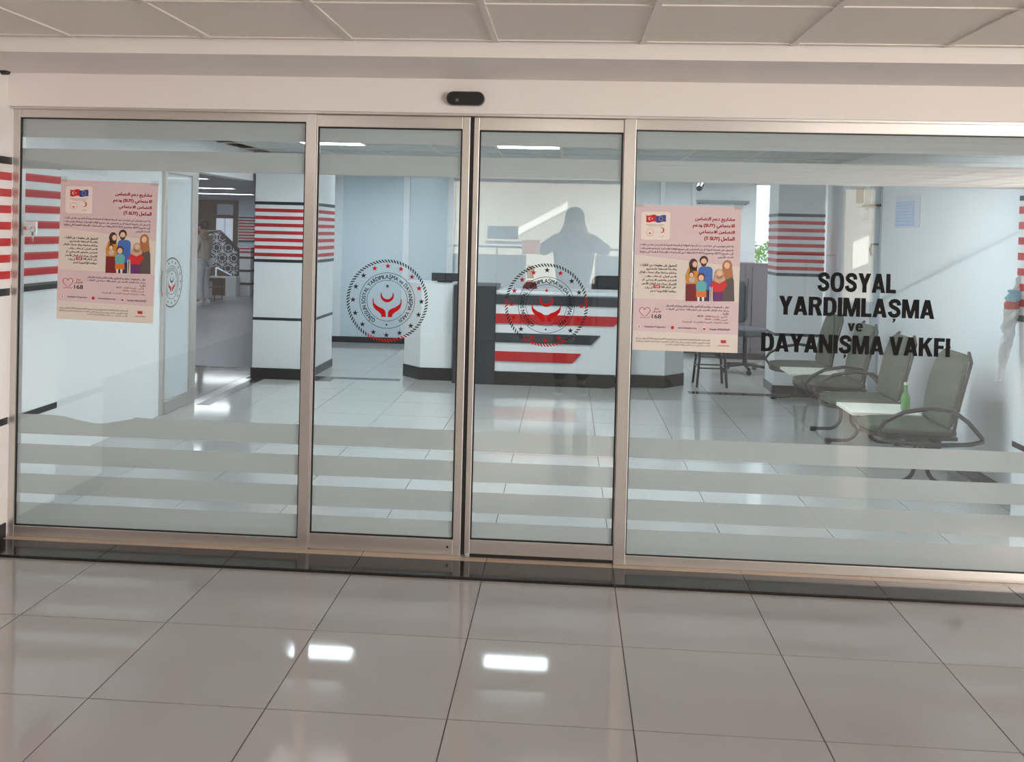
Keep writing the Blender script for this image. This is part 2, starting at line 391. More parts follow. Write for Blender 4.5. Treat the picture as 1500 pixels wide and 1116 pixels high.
for x0, x1 in grid(-10.0, -2.87, 0.1):
    for y0, y1 in grid(2.9, 5.67, -0.25): rest.box(x0+TG, x1-TG, y0+TG, y1-TG, -0.012, 0)
ro = obj('outlying_tiles', rest, m_tile, fl); ro['kind'] = 'stuff'
struct(obj('floor', bx(-10.2, -2.90, 5.67, 21.0, -0.03, 0.0), m_lam), 'grey laminate floor of the far hall')
for x0, x1, y0, y1 in ((-2.2, -1.27, 5.13, 5.24), (1.70, 3.18, 4.98, 5.12), (-2.84, -1.95, 4.95, 5.13), (-2.76, -2.645, 3.49, 4.95), (-10, -2.87, 5.62, 5.70)):
    obj('granite_inlay', bx(x0, x1, y0, y1, -0.004, 0.0015), m_granite, fl)
# ---- black granite threshold in front of the doors
th = struct(obj('trim_1', bx(-2.29, 2.80, -0.25, 0.062, -0.003, 0.004), m_grout), 'low black granite threshold under the glass doors')
for x0, x1 in grid(-2.29, 2.80, 0.1):
    obj('granite_slab', bx(x0+0.0012, x1-0.0012, -0.25, -0.046, 0.0, 0.013), m_granite, th, bevel=0.0015)
    obj('sill_tile', bx(x0+0.0015, x1-0.0015, -0.045, 0.062, 0.0, 0.012), m_beige, th)
# ---- lintel over the doors, dropped soffit, outer ceiling
wf = MB().box(-2.5, 6.9, -0.05, 0.12, 2.137, 2.9).box(2.80, 6.9, -0.05, 0.12, 0, 2.137)
struct(obj('wall_front', wf, m_wall))
struct(obj('trim_2', bx(-2.292, 2.80, -0.035, 0.10, 2.127, 2.140), m_alu), 'thin aluminium head rail under the lintel')
struct(obj('ceiling', bx(-2.5, 6.9, -0.60, -0.05, 2.297, 2.9), m_wall), 'dropped plaster soffit in front of the doors')
ce = struct(obj('ceiling', bx(-4.4, 6.9, -9.1, -0.60, 2.40, 2.9), m_wall), 'suspended tile ceiling of the outer hall')
pan = bx(-0.29, 0.29, -0.29, 0.29, 0, 0.012).mesh('ceiling_panel', m_panel)
LEDS_OUT = [(-7, 1), (-3, 2), (0, 2), (3, 2)]  # lamps added out of view to light the lintel and left side
k_out = MB()
for ix in range(-8, 11):
    for iy in range(0, 14):
        xc, yc = 0.135+0.6*ix+0.3, -0.63-0.6*iy-0.3
        if xc < -4.1 or xc > 6.7: continue
        if (ix, iy) in LEDS_OUT: continue
        if iy < 6 and -5 < ix < 7: link('ceiling_panel', pan, ce, (xc, yc, ZC_OUT+0.004))
        else: k_out.box(xc-0.29, xc+0.29, yc-0.29, yc+0.29, ZC_OUT+0.004, ZC_OUT+0.016)
q = obj('outlying_panels', k_out, m_panel, ce); q['kind'] = 'stuff'
for ix in range(-4, 12):
    x = 0.135+0.6*ix
    if -2.3 < x < 6.8: obj('grid_bar', bx(x-0.012, x+0.012, -9.0, -0.602, ZC_OUT-0.002, ZC_OUT+0.004), m_grid, ce)
for iy in range(0, 14):
    y = -0.63-0.6*iy; obj('grid_bar', bx(-4.2, 6.8, y-0.010, y+0.010, ZC_OUT-0.001, ZC_OUT+0.005), m_grid, ce)
def led(x0, x1, y0, y1, z, m, label, group):
    t = thing('ceiling_light', label, 'ceiling light', ((x0+x1)/2, (y0+y1)/2, z), group)
    w, d = (x1-x0)/2, (y1-y0)/2
    obj('frame', MB().box(-w, w, -d, -d+0.012, -0.003, 0.012).box(-w, w, d-0.012, d, -0.003, 0.012).box(-w, -w+0.012, -d, d, -0.003, 0.012).box(w-0.012, w, -d, d, -0.003, 0.012), m_grid, t)
    obj('diffuser', bx(-w+0.012, w-0.012, -d+0.012, d-0.012, 0.0, 0.008), m, t)
    return t
for ix, iy in LEDS_OUT:
    xc, yc = 0.135+0.6*ix+0.3, -0.63-0.6*iy-0.3
    led(xc-0.29, xc+0.29, yc-0.29, yc+0.29, ZC_OUT, m_led_out, {-7: 'added ceiling light in the left recess of the outer hall', -3: 'leftmost of three added square ceiling lights in the outer hall', 0: 'middle of three added square ceiling lights in the outer hall', 3: 'rightmost of three added square ceiling lights in the outer hall'}[ix], 'added outer hall ceiling lights')
# ---- outer side walls
def laths(parent, spec, mk):
    """spec: list of (z0, z1, colour); mk(z0,z1) -> MB"""
    for z0, z1, c in spec: obj('red_stripe' if c == 'r' else 'black_stripe', mk(z0, z1), m_red if c == 'r' else m_black, parent)
def stripe_spec(top, period, h, last=None):
    sp = [(top-0.036, top, 'k')]
    for i in range(1, 8): sp.append((top-period*i-h+0.004, top-period*i+0.004, 'r'))
    sp.append((top-period*8-0.036, top-period*8, 'k')); return sp
wl = struct(obj('wall_left', MB().box(-2.6, -2.292, -0.9, 0.0, 0, 2.42).box(-4.4, -4.2, -9.0, -0.9, 0, 2.42).box(-4.4, -2.6, -0.9, -0.7, 0, 2.42), m_wall))
laths(wl, stripe_spec(1.888, 0.0805, 0.038)+[(0.572, 0.606, 'k')], lambda a, b: bx(-2.2925, -2.288, -0.9, -0.012, a, b))
struct(obj('baseboard_left', bx(-2.2925, -2.283, -0.9, -0.02, 0.0, 0.085), m_base))
struct(obj('wall_right', MB().box(6.85, 7.0, -9.0, 0.0, 0, 0.90).box(6.85, 7.0, -9.0, 0.0, 2.30, 2.42).box(6.85, 7.0, -9.0, -8.6, 0.9, 2.3).box(6.85, 7.0, -5.0, 0.0, 0.9, 2.3), m_wall))
w0 = struct(obj('added_window', MB().box(6.88, 6.94, -8.6, -5.0, 0.90, 0.95).box(6.88, 6.94, -8.6, -5.0, 2.25, 2.30).box(6.88, 6.94, -8.6, -8.54, 0.95, 2.25).box(6.88, 6.94, -5.06, -5.0, 0.95, 2.25).box(6.88, 6.94, -6.83, -6.77, 0.95, 2.25), m_white))  # window added out of view as the source of the side daylight
for y0, y1 in ((-8.54, -6.83), (-6.77, -5.06)): obj('pane', bx(6.905, 6.913, y0, y1, 0.95, 2.25), m_glass2, w0)
# ---- back of the outer hall: window wall seen only as a reflection in the glass
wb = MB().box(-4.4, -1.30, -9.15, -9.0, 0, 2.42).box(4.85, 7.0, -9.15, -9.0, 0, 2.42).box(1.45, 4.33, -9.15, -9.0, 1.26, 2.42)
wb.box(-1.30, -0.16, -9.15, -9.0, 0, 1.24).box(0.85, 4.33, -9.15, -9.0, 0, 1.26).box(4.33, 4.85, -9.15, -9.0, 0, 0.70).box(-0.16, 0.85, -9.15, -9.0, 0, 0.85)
struct(obj('wall_back', wb, mat('shaded_parapet_wall', (0.30, 0.33, 0.36), 0.6)))  # backlit shade of this wall put into its dark colour
w1 = struct(obj('window_1', MB().box(-1.30, 1.45, -9.10, -9.05, 2.30, 2.36).box(4.33, 4.85, -9.10, -9.05, 2.30, 2.36).box(-1.30, -1.24, -9.10, -9.05, 1.24, 2.30).box(4.80, 4.85, -9.10, -9.05, 0.70, 2.30).box(1.40, 1.45, -9.10, -9.05, 1.26, 2.30).box(4.33, 4.38, -9.10, -9.05, 0.70, 2.30), m_white))
for x0, x1, z0 in ((-1.24, 1.40, 1.24), (4.38, 4.80, 0.70)): obj('pane', bx(x0, x1, -9.08, -9.072, z0, 2.30), m_glass2, w1)
hr = thing('window_railing', 'slim metal railing along the bright window behind the photographer', 'railing', (0, -8.8, 0))
for x0, x1 in ((-1.3, -0.2), (0.88, 4.2)):
    obj('rail', MB().tube([(x0, 0, 1.36), (x1, 0, 1.36)], 0.016), m_tube, hr)
    n = 4 if x1 < 1 else 9
    for i in range(n):
        x = x0+(x1-x0)*i/(n-1); obj('post', MB().tube([(x, 0, 0), (x, 0, 1.36)], 0.012), m_tube, hr)
sr = thing('stair_handrail', 'sloping handrail fixed to the back wall of the outer hall', 'handrail', (0, -8.92, 0))
obj('rail', MB().tube([(4.75, 0, 0.68), (6.7, 0, 1.74)], 0.02), m_tube, sr)
for k in (0.1, 0.5, 0.9): obj('bracket', MB().tube([(4.75+1.95*k, 0, 0.68+1.06*k-0.02), (4.75+1.95*k, -0.08, 0.68+1.06*k-0.06)], 0.008), m_tube, sr)
# sunlit neighbour building outside that window
nb = thing('neighbour_building', 'sunlit cream building wing outside the window behind the photographer', 'building', (0, -16, 0))
m_fac = mat('cream_facade', (0.44, 0.415, 0.375), 0.8, var=0.04, scale=0.6)
obj('facade', bx(-14, 16, -0.4, 0.0, -1, 7), m_fac, nb)
obj('sun_patch_diagonal', MB().prism([(-0.66, 1.50), (0.42, 2.10), (0.42, 2.27), (-0.66, 1.65)], 0.0, 0.02), mat('sun_patch_white', (0.93, 0.92, 0.90), 0.7), nb)  # diagonal sun patch made as a thin white slab
obj('sun_patch_upright', MB().prism([(6.58, 0.94), (6.91, 1.09), (6.91, 1.685), (6.58, 1.53)], 0.0, 0.02), MATS['sun_patch_white'], nb)  # second sunlit patch, its brightness put into a white slab
wn = obj('window', bx(-1.34, -0.66, 0.0, 0.03, 1.41, 1.70), mat('dark_window', (0.03, 0.035, 0.045), 0.3), nb)
obj('window_ledge', bx(-1.4, -0.6, 0.0, 0.10, 1.37, 1.41), m_fac, nb)
struct(obj('floor', bx(-30, 30, -40, -9.2, -0.3, -0.05), mat('outside_paving', (0.35, 0.33, 0.31), 0.9, var=0.1, scale=2)), 'paved yard outside the window')

# ---- inner room
wa = struct(obj('wall_left', bx(-2.9, -2.415, 0.07, 0.647, 0, 2.42), m_wallin))
laths(wa, stripe_spec(1.880, 0.0838, 0.041)[:0]+[(1.868, 1.903, 'k')]+[(1.829-0.0838*i-0.041, 1.829-0.0838*i, 'r') for i in range(7)]+[(1.202, 1.243, 'k'), (0.523, 0.557, 'k')], lambda a, b: bx(-2.4155, -2.411, 0.10, 0.646, a, b))
wb2 = MB().box(-3.0, -2.87, 0.647, 2.98, 0, 2.42).box(-3.0, -2.87, 2.98, 5.15, 2.05, 2.42)
struct(obj('wall_left', wb2, m_wallin))
wr = struct(obj('wall_right', MB().box(2.755, 3.3, 0.07, 0.494, 0, 2.42), m_wallin))
laths(wr, [(1.805, 1.83, 'k')]+[(1.775-0.0786*i-0.037, 1.775-0.0786*i, 'r') for i in range(7)]+[(1.19, 1.222, 'k'), (0.545, 0.573, 'k')], lambda a, b: bx(2.751, 2.7555, 0.08, 0.493, a, b))
wc = struct(obj('wall_right', bx(3.18, 3.35, 0.494, 5.6, 0, 2.42), m_wallin))
struct(obj('baseboard_right', bx(3.168, 3.181, 0.50, 5.16, 0, 0.085), m_base))
WX0, WX1, WZ0, WZ1 = 2.93, 3.75, 0.30, 2.34
wbk = MB().box(-2.95, WX0, 8.27, 8.42, 0, 2.42).box(WX1, 4.7, 8.27, 8.42, 0, 2.42).box(WX0, WX1, 8.27, 8.42, 0, WZ0).box(WX0, WX1, 8.27, 8.42, WZ1, 2.42)
struct(obj('wall_back', wbk, m_wallin))
struct(obj('wall_right', bx(4.55, 4.7, 5.2, 8.4, 0, 2.42), m_wallin))
struct(obj('wall_right', bx(3.35, 4.7, 5.2, 5.35, 0, 2.42), m_wallin))
struct(obj('baseboard_back', bx(-2.95, 2.9, 8.258, 8.271, 0, 0.078), m_base))
w2 = struct(obj('window_2', MB().box(WX0, WX1, 8.30, 8.36, WZ0, WZ0+0.05).box(WX0, WX1, 8.30, 8.36, WZ1-0.05, WZ1).box(WX0, WX0+0.04, 8.30, 8.36, WZ0, WZ1).box(WX1-0.04, WX1, 8.30, 8.36, WZ0, WZ1), m_white))
obj('pane', bx(WX0+0.04, WX1-0.04, 8.325, 8.333, WZ0+0.05, WZ1-0.05), m_glass2, w2)
# hall at the far left
hw = MB().box(-10.2, -10.0, 2.8, 20.7, 0, 2.42).box(-10.2, -3.0, 2.75, 2.9, 0, 2.42).box(-10.2, -2.2, 20.5, 20.7, 0, 2.42).box(-2.95, -2.84, 6.0, 20.6, 0, 2.42)
struct(obj('wall_left', hw, mat('hall_paint', (0.62, 0.68, 0.76), 0.6, var=0.02)))
ci = struct(obj('ceiling', MB().box(-2.95, 4.7, 0.10, 8.42, 2.40, 2.6), m_wallin), 'suspended tile ceiling of the inner room')
struct(obj('ceiling', bx(-10.2, -2.87, 2.75, 20.7, 2.36, 2.6), mat('hall_ceiling', (0.42, 0.46, 0.54), 0.5, var=0.06, scale=3, stretch=(1, 14, 1))), 'blue grey ceiling of the far hall')
pin = bx(-0.29, 0.29, -0.29, 0.29, 0, 0.012).mesh('ceiling_panel', mat('inner_panel', (0.60, 0.66, 0.66), 0.8, var=0.03, scale=40, bump=0.2, bscale=240))
IX0, IY0 = -0.23, 1.74
rest = MB()
for ix in range(-5, 9):
    for iy in range(-3, 12):
        xc, yc = IX0+0.6*ix+0.3, IY0+0.6*iy+0.3
        if xc < -2.8 or xc > 4.4: continue
        if (ix, iy) in [(-3, 3), (0, 3), (-1, -1), (1, -1), (3, -1), (-3, 8), (3, 8), (6, 8)]:  # two panels in view; the rest are lamps added where hidden
            led(xc-0.29, xc+0.29, yc-0.29, yc+0.29, ZC_IN, m_led_in,
                {(-3, 3): 'lit ceiling panel above the left sliding door view', (0, 3): 'lit ceiling panel above the right sliding door view'}.get((ix, iy), f'added square ceiling light {["over the entrance", "over the back"][iy > 5]} of the inner room, {["far left", "left", "middle", "right", "far right"][min(4, max(0, (ix+3)//2))]}'),
                None if (ix, iy) in [(-3, 3), (0, 3)] else 'added inner room ceiling lights')
        elif 2 <= iy <= 7: link('ceiling_panel', pin, ci, (xc, yc, ZC_IN+0.004))
        else: rest.box(xc-0.29, xc+0.29, yc-0.29, yc+0.29, ZC_IN+0.004, ZC_IN+0.016)
q = obj('outlying_panels', rest, MATS['inner_panel'], ci); q['kind'] = 'stuff'
for ix in range(-4, 9): obj('grid_bar', bx(IX0+0.6*ix-0.012, IX0+0.6*ix+0.012, 0.12, 8.27, ZC_IN-0.003, ZC_IN+0.004), m_grid, ci)
for iy in range(-2, 11): obj('grid_bar', bx(-2.87, 4.5, IY0+0.6*iy-0.010, IY0+0.6*iy+0.010, ZC_IN-0.002, ZC_IN+0.005), m_grid, ci)
for i, (x, y) in enumerate(((-5.2, 7.5), (-6.6, 11.0), (-7.6, 15.0), (-8.4, 18.5), (-5.0, 4.3))):
    led(x-0.9, x+0.9, y-0.12, y+0.12, 2.35, m_led_hall, ['second nearest', 'third', 'fourth', 'farthest', 'nearest'][i]+' of the long narrow ceiling lights in the far hall', 'far hall ceiling lights')

# ================================================================== GLASS FRONT
FY0, FY1, GY0, GY1 = 0.0, 0.055, 0.014, 0.022
FILM = [(0.520, 0.618), (0.372, 0.470), (0.222, 0.322), (0.05, 0.178)]
TOPF = [(1.992, 2.10), (1.836, 1.937)]
def pane_and_film(root, x0, x1, z0, z1, gy0, gy1, gouge=False):
    g = obj('glass_pane', bx(x0, x1, gy0, gy1, z0, z1), m_glass, root)
    for k, (a, b) in enumerate(FILM+TOPF):
        a, b = max(a, z0), min(b, z1)
        if gouge and k == 0:      # the top strip of the left film has a torn dip
            top = [(x1, b), (-1.55, b), (-1.66, b+0.004), (-1.665, b-0.004), (-1.72, b-0.014), (-1.80, b-0.030), (-1.86, b-0.034), (-1.95, b-0.020), (-2.02, b-0.004), (-2.07, b), (x0, b)]
            mb = MB().prism([(x0, a), (x1, a)]+top, gy1+0.0004, gy1+0.0010)
        else: mb = bx(x0, x1, gy1+0.0004, gy1+0.0010, a, b)
        f = obj('frosted_strip', mb, m_film, root)
        f['label'] = 'frosted film strip on the glass'
    return g
def gasket(root, x0, x1, z0, z1, y, t=0.006):
    obj('gasket', MB().box(x0, x1, y-0.002, y+0.004, z1-t, z1).box(x0, x1, y-0.002, y+0.004, z0, z0+t).box(x0, x0+t, y-0.002, y+0.004, z0, z1).box(x1-t, x1, y-0.002, y+0.004, z0, z1), m_rub, root)
# left fixed light
L1 = thing('fixed_glass_panel', 'wide fixed glass panel left of the sliding doors with frosted strips', 'glass panel', (0, 0, 0))
obj('stile', bx(-2.290, -2.258, FY0, FY1, 0.012, 2.134), m_alu, L1, bevel=0.002)
obj('stile', bx(-0.826, -0.775, FY0, FY1, 0.012, 2.134), m_alu, L1, bevel=0.002)
obj('top_rail', bx(-2.258, -0.826, FY0+0.002, FY1, 2.088, 2.134), m_alu, L1, bevel=0.002)
obj('bottom_rail', bx(-2.258, -0.826, FY0+0.002, FY1, 0.012, 0.066), m_alu, L1, bevel=0.002)
gasket(L1, -2.258, -0.826, 0.066, 2.088, 0.010)
pane_and_film(L1, -2.258, -0.826, 0.066, 2.088, GY0, GY1, True)
# little lock with keys on the edge of the left panel
lk = obj('lock_plate', bx(-2.252, -2.185, 0.030, 0.045, 1.505, 1.575), m_white, L1, bevel=0.003)
obj('lock_cylinder', MB().tube([(-2.232, 0.030, 1.54), (-2.232, 0.012, 1.54)], 0.010), m_chrome, lk)
kk = MB(); kk.tube([(-2.20+0.013*math.cos(2*PI*i/10), 0.026, 1.535+0.013*math.sin(2*PI*i/10)) for i in range(10)], 0.002, 6, closed=True)
kk.box(-2.203, -2.197, 0.024, 0.028, 1.475, 1.522).box(-2.207, -2.193, 0.024, 0.028, 1.505, 1.523)
obj('key', kk, m_chrome, lk)
# right fixed light
R1 = thing('fixed_glass_panel', 'wide fixed glass panel with bold black lettering right of the doors', 'glass panel', (0, 0, 0))
obj('stile', bx(0.704, 0.760, FY0, FY1, 0.012, 2.130), m_alu, R1, bevel=0.002)
obj('stile', bx(2.725, 2.790, FY0, FY1, 0.012, 2.130), m_alu, R1, bevel=0.002)
obj('top_rail', bx(0.760, 2.725, FY0+0.002, FY1, 2.078, 2.130), m_alu, R1, bevel=0.002)
obj('bottom_rail', bx(0.760, 2.725, FY0+0.002, FY1, 0.012, 0.058), m_alu, R1, bevel=0.002)
gasket(R1, 0.760, 2.725, 0.058, 2.078, 0.010, 0.005)
pane_and_film(R1, 0.760, 2.725, 0.058, 2.078, GY0, GY1)
for s, x0, x1, zb, cap in (('SOSYAL', 1.622, 1.981, 1.339, 0.090), ('YARDIMLAŞMA', 1.447, 2.159, 1.225, 0.088), ('ve', 1.766, 1.836, 1.157, 0.052), ('DAYANIŞMA VAKFI', 1.370, 2.235, 1.050, 0.087)):
    obj('lettering', heavy_text(MB(), s, x0, x1, zb, cap, GY0-0.0012), m_ink, R1)
# sliding doors
def sliding_door(label, xs0, xs1, gx0, gx1, z0, z1, gz0, gz1):
    t = thing('sliding_door', label, 'door', (0, 0, 0))
    y0, y1 = 0.006, 0.05
    if gx0 > xs0: obj('stile', bx(xs0, gx0, y0, y1, z0, z1), m_alu, t, bevel=0.002)
    if gx1 < xs1: obj('stile', bx(gx1, xs1, y0, y1, z0, z1), m_alu, t, bevel=0.002)
    obj('top_rail', bx(gx0, gx1, y0+0.001, y1, gz1, z1), m_alu, t, bevel=0.002)
    obj('bottom_rail', bx(gx0, gx1, y0+0.001, y1, z0, gz0), m_alu, t, bevel=0.002)
    gasket(t, gx0, gx1, gz0, gz1, 0.014, 0.007)
    pane_and_film(t, gx0, gx1, gz0, gz1, 0.018, 0.026)
    return t
D1 = sliding_door('left sliding glass door with a round emblem mostly coloured dark as if backlit', -0.774, -0.029, -0.768, -0.066, 0.020, 2.126, 0.093, 2.068)
D2 = sliding_door('right sliding glass door with a mostly red round emblem', -0.010, 0.703, 0.016, 0.700, 0.030, 2.126, 0.097, 2.064)
obj('brush_seal', bx(-0.030, -0.009, 0.014, 0.05, 0.022, 2.124), m_rub, D2)
obj('gap_shadow_strip', bx(0.016, 0.70, 0.012, 0.05, 0.013, 0.030), m_rub, D2)  # black strip stands in for the shadow gap under the door
obj('keyhole', MB().tube([(-0.092, 0.006, 0.058), (-0.092, 0.004, 0.058)], 0.006), m_rub, D1)
obj('floor_guide', bx(-0.76, -0.03, 0.008, 0.05, 0.012, 0.020), m_chrome, D1)
# presence sensor
SN = thing('door_sensor', 'black oval motion sensor on the lintel above the doors', 'sensor', (-0.047, -0.05, 2.203))
mb = MB(); prof = [(1.0, 0.0), (1.0, -0.022), (0.94, -0.032), (0.80, -0.038)]
P0 = stadium(0, 0, 0.180, 0.066, 12); n = len(P0)
for sc, d in prof: mb.v += [(a*(1-(1-sc)*0.066/0.18), d, b*sc) for a, b in P0]
for i in range(len(prof)-1):
    for j in range(n): mb.face([i*n+j, i*n+(j+1) % n, (i+1)*n+(j+1) % n, (i+1)*n+j])
mb.face(range(n)); mb.face([(len(prof)-1)*n+j for j in range(n)])
obj('housing', mb, m_plastic, SN, smooth=False)
mk = MB()
for dx, dz in ((0, 0), (0.007, 0), (0, 0.007), (0.007, 0.007)): mk.box(-0.043+dx, -0.038+dx, -0.039, -0.037, -0.016+dz, -0.011+dz)
obj('mark', mk, mat('grey_print', (0.35, 0.35, 0.36), 0.5), SN)
tag(obj('wall_camera', MB().tube([(-2.29, -0.10, 2.30), (-2.262, -0.10, 2.30)], 0.022, 12), m_plastic), 'small black round device at the top left corner of the outer wall', 'camera')

# ---- round emblem: mesh part with stars, hands ... as sub-parts
def emblem(door, cx, cz, R, y, red_out, red_centre_star, red_rope=None):
    ro_ = MB(); rr_ = MB(); n = 84
    for i in range(n):
        a = 2*PI*i/n; da = 2*PI/n*0.50; tw = 0.055
        P = [(cx+(R-0.0145)*math.cos(a), cz+(R-0.0145)*math.sin(a)), (cx+R*math.cos(a+tw), cz+R*math.sin(a+tw)), (cx+R*math.cos(a+tw+da), cz+R*math.sin(a+tw+da)), (cx+(R-0.0145)*math.cos(a+da), cz+(R-0.0145)*math.sin(a+da))]
        dg = math.degrees(a) % 360
        (rr_ if (red_rope and any(u <= dg <= v for u, v in red_rope)) else ro_).flat(P, y)
    ring2d(ro_, cx, cz, R*0.675, 0.0024, y); ring2d(ro_, cx, cz, R*0.495, 0.0022, y)
    ro_.flat(ell(cx, cz-R*0.585, 0.0045, 0.0045, 10), y)
    ro_.cur = 1; ro_.add(rr_)
    e = obj('emblem', ro_, [m_ddark, m_dred], door); e['label'] = 'round printed emblem with stars, hands and crescent'
    for i in range(16):
        a = PI/2-2*PI*i/16; p = star(cx+R*0.84*math.cos(a), cz+R*0.84*math.sin(a), 0.0135, -a+PI/2+(PI if i in () else 0))
        obj('star', MB().flat(star(cx+R*0.84*math.cos(a), cz+R*0.84*math.sin(a), 0.0145, 0), y), m_dred if i in red_out else m_ddark, e)
    rl = MB()
    for dx, dz in ((-0.0006, 0), (0.0006, 0), (0, 0.0006), (0, -0.0006)): ring_text(rl, 'GİRESUN SOSYAL YARDIMLAŞMA ve DAYANIŞMA VAKFI', cx+dx, cz+dz, R*0.585, R*0.135, y, 240, -58)
    obj('ring_lettering', rl, m_ddark, e)
    obj('star', MB().flat(star(cx, cz+R*0.35, 0.0105), y), m_dred if red_centre_star else m_ddark, e)
    cr = []                                       # crescent, horns up
    r1, r2_, dz = R*0.165, R*0.135, R*0.045
    for i in range(25): a = math.radians(160+220*i/24); cr.append((cx+r1*math.cos(a), cz+R*0.125+r1*math.sin(a)))
    for i in range(25): a = math.radians(374-208*i/24); cr.append((cx+r2_*math.cos(a), cz+R*0.125+dz+r2_*math.sin(a)))
    q = MB()
    for i in range(24): q.flat([cr[i], cr[i+1], cr[48-i], cr[49-i]], y)
    obj('crescent', q, m_dred, e)
    hand = [(-0.355, 0.065), (-0.345, 0.085), (-0.335, 0.06), (-0.325, -0.02), (-0.30, -0.055), (-0.255, -0.09), (-0.20, -0.125), (-0.12, -0.155), (-0.06, -0.19), (-0.03, -0.24), (-0.022, -0.36), (-0.13, -0.36), (-0.14, -0.30), (-0.20, -0.245), (-0.28, -0.19), (-0.33, -0.13), (-0.352, -0.05)]
    for s in (1, -1): obj('hand', MB().flat([(cx+s*a*R, cz+(b*1.02-0.03)*R) for a, b in hand], y), m_dred, e)
    for o in e.children: o['label'] = o.name.split('.')[0].replace('_', ' ')+' of the emblem'
    return e
emblem(D1, -0.414, 1.235, 0.199, 0.0165, {0, 1, 2, 3, 15}, False, [(238, 298)])
emblem(D2, 0.355, 1.236, 0.199, 0.0165, {1, 4, 5, 7, 8, 9, 11, 12, 13, 14, 15}, True, [(232, 296), (352, 360), (0, 12), (168, 188)])

# ---- posters (50 x 70 cm) taped on the glass; coordinates are poster pixels of the photo, 152 x 212
PW, PH = 152.0, 212.0
m_pink = mat('poster_pink', c8(216, 194, 196), 0.6); m_cream = mat('poster_cream', c8(222, 212, 203), 0.6)
m_card = mat('poster_card', c8(234, 222, 212), 0.6)
def pc(name, r, g, b): return mat('print_'+name, c8(r, g, b), 0.6)
m_pr, m_pk, m_pb = pc('red', 196, 32, 40), pc('dark', 48, 38, 40), pc('blue', 52, 62, 140)
def make_poster(label, loc, sx, sz):
    t = thing('poster', label, 'poster', loc)
    X = lambda px: (px-932)/PW*sx
    Zz = lambda px, py: -(py-300-0.02*(px-932))/PH*sz
    def Q(pts): return [(X(a), Zz(a, b)) for a, b in pts]
    def part(name, polys, m, lay): 
        mb = MB()
        for p in polys: mb.flat(Q(p), -0.0012-0.0003*lay)
        return obj(name, mb, m, t)
    obj('sheet', bx(0, sx, -0.001, 0, -sz, 0), m_cream, t)
    part('pink_panel', [[(932, 300), (1084, 303), (1084, 390), (932, 372.5)]], m_pink, 0)
    part('pink_panel', [[(932, 436.5), (1084, 441), (1084, 489), (932, 484)]], m_pink, 0)
    ca = part('logo_card', [rrect(940, 982, 310, 351, 4)], m_card, 1)
    wave = lambda x0, x1, y0, y1: [(x0+(x1-x0)*i/8, y0+0.8*math.sin(i*0.75)) for i in range(9)]+[(x1-(x1-x0)*i/8, y1+0.8*math.sin((8-i)*0.75)) for i in range(9)]
    part('flag', [wave(947, 961.3, 315, 325)], m_pr, 2)
    part('flag', [wave(961.3, 975.6, 315.5, 325.3)], m_pb, 2)
    part('flag_crescent', [[(952.5+2.3*math.cos(a), 320.2+2.3*math.sin(a)) for a in [math.radians(50+260*i/14) for i in range(15)]]+[(953.3+1.8*math.cos(a), 320.2+1.8*math.sin(a)) for a in [math.radians(310-260*i/14) for i in range(15)]], star(955.8, 320.2, 1.3)], m_card, 3)
    part('flag_stars', [ell(968.5+2.8*math.cos(PI*i/6), 320.3+2.8*math.sin(PI*i/6), 0.5, 0.5, 5) for i in range(12)], pc('yellow', 200, 190, 150), 3)
    part('round_seal', [[(953+r*math.cos(2*PI*i/24), 340+r*math.sin(2*PI*i/24)) for i in range(k, k+1) for r in (5.4, 4.9)]+[(953+r*math.cos(2*PI*(k+0.7)/24), 340+r*math.sin(2*PI*(k+0.7)/24)) for r in (4.9, 5.4)] for k in range(24)]+[[(951.2, 340.5), (954.8, 340.5), (953.8, 342.5), (952.2, 342.5)]], m_pr, 2)
    part('red_crescent', [[(969.5+4.2*math.cos(a), 337+4.2*math.sin(a)) for a in [math.radians(-125+250*i/16) for i in range(17)]]+[(968.3+3.6*math.cos(a), 337+3.6*math.sin(a)) for a in [math.radians(112-224*i/16) for i in range(17)]]], m_pr, 2)
    part('caption_bars', [[(946.5, 328.4), (974, 328.6), (974, 329.3), (946.5, 329.1)], [(950, 330.4), (971, 330.6), (971, 331.2), (950, 331)]], pc('tan', 170, 150, 140), 2)
    def txt(name, lines, m, bold=0.0, ar=True, lay=2):
        mb = MB()
        for s, x0, x1, yc, h in lines:
            text_mb(mb, s, X(x0), X(x1), Zz((x0+x1)/2, yc+h/2), Zz((x0+x1)/2, yc-h/2), -0.0012-0.0003*lay, arabic=ar, bold=bold)
        o = obj(name, mb, m, t); o['label'] = name.replace('_', ' '); return o
    txt('caption_text', [('الأحمر', 966, 973, 346, 2.2)], m_pk)
    txt('title_text', [('مشاريع دعم التضامن', 1018, 1075, 321.5, 7.0), ('الاجتماعي (SUY) ودعم', 1015, 1075, 331, 7.2), ('التضامن الاجتماعي', 1024, 1075, 340.4, 6.6), ('المكمل (T-SUY)', 1032, 1075, 349.6, 6.6)], m_pr, 0.0009)
    txt('body_text', [('إذا كنتم تتواجدون في تركيا تحت بند الحماية المؤقتة أو الحماية الدولية أو كنتم من مقدمي طلبات', 939, 1074, 359.2, 4.4), ('الحصول على الحماية الدولية أو من الحاصلين على تصريح الإقامة الإنسانية، فيمكنكم تقديم طلب', 939, 1074, 364.6, 4.4),
                      ('إلى مشروع (SUY)، ومشروع (T-SUY) للاستفادة من المساعدات الإنسانية النقدية التي يمولها', 939, 1074, 370.0, 4.4), ('الاتحاد الأوروبي', 1052, 1074, 376.3, 4.0)], m_pk, 0.00025)
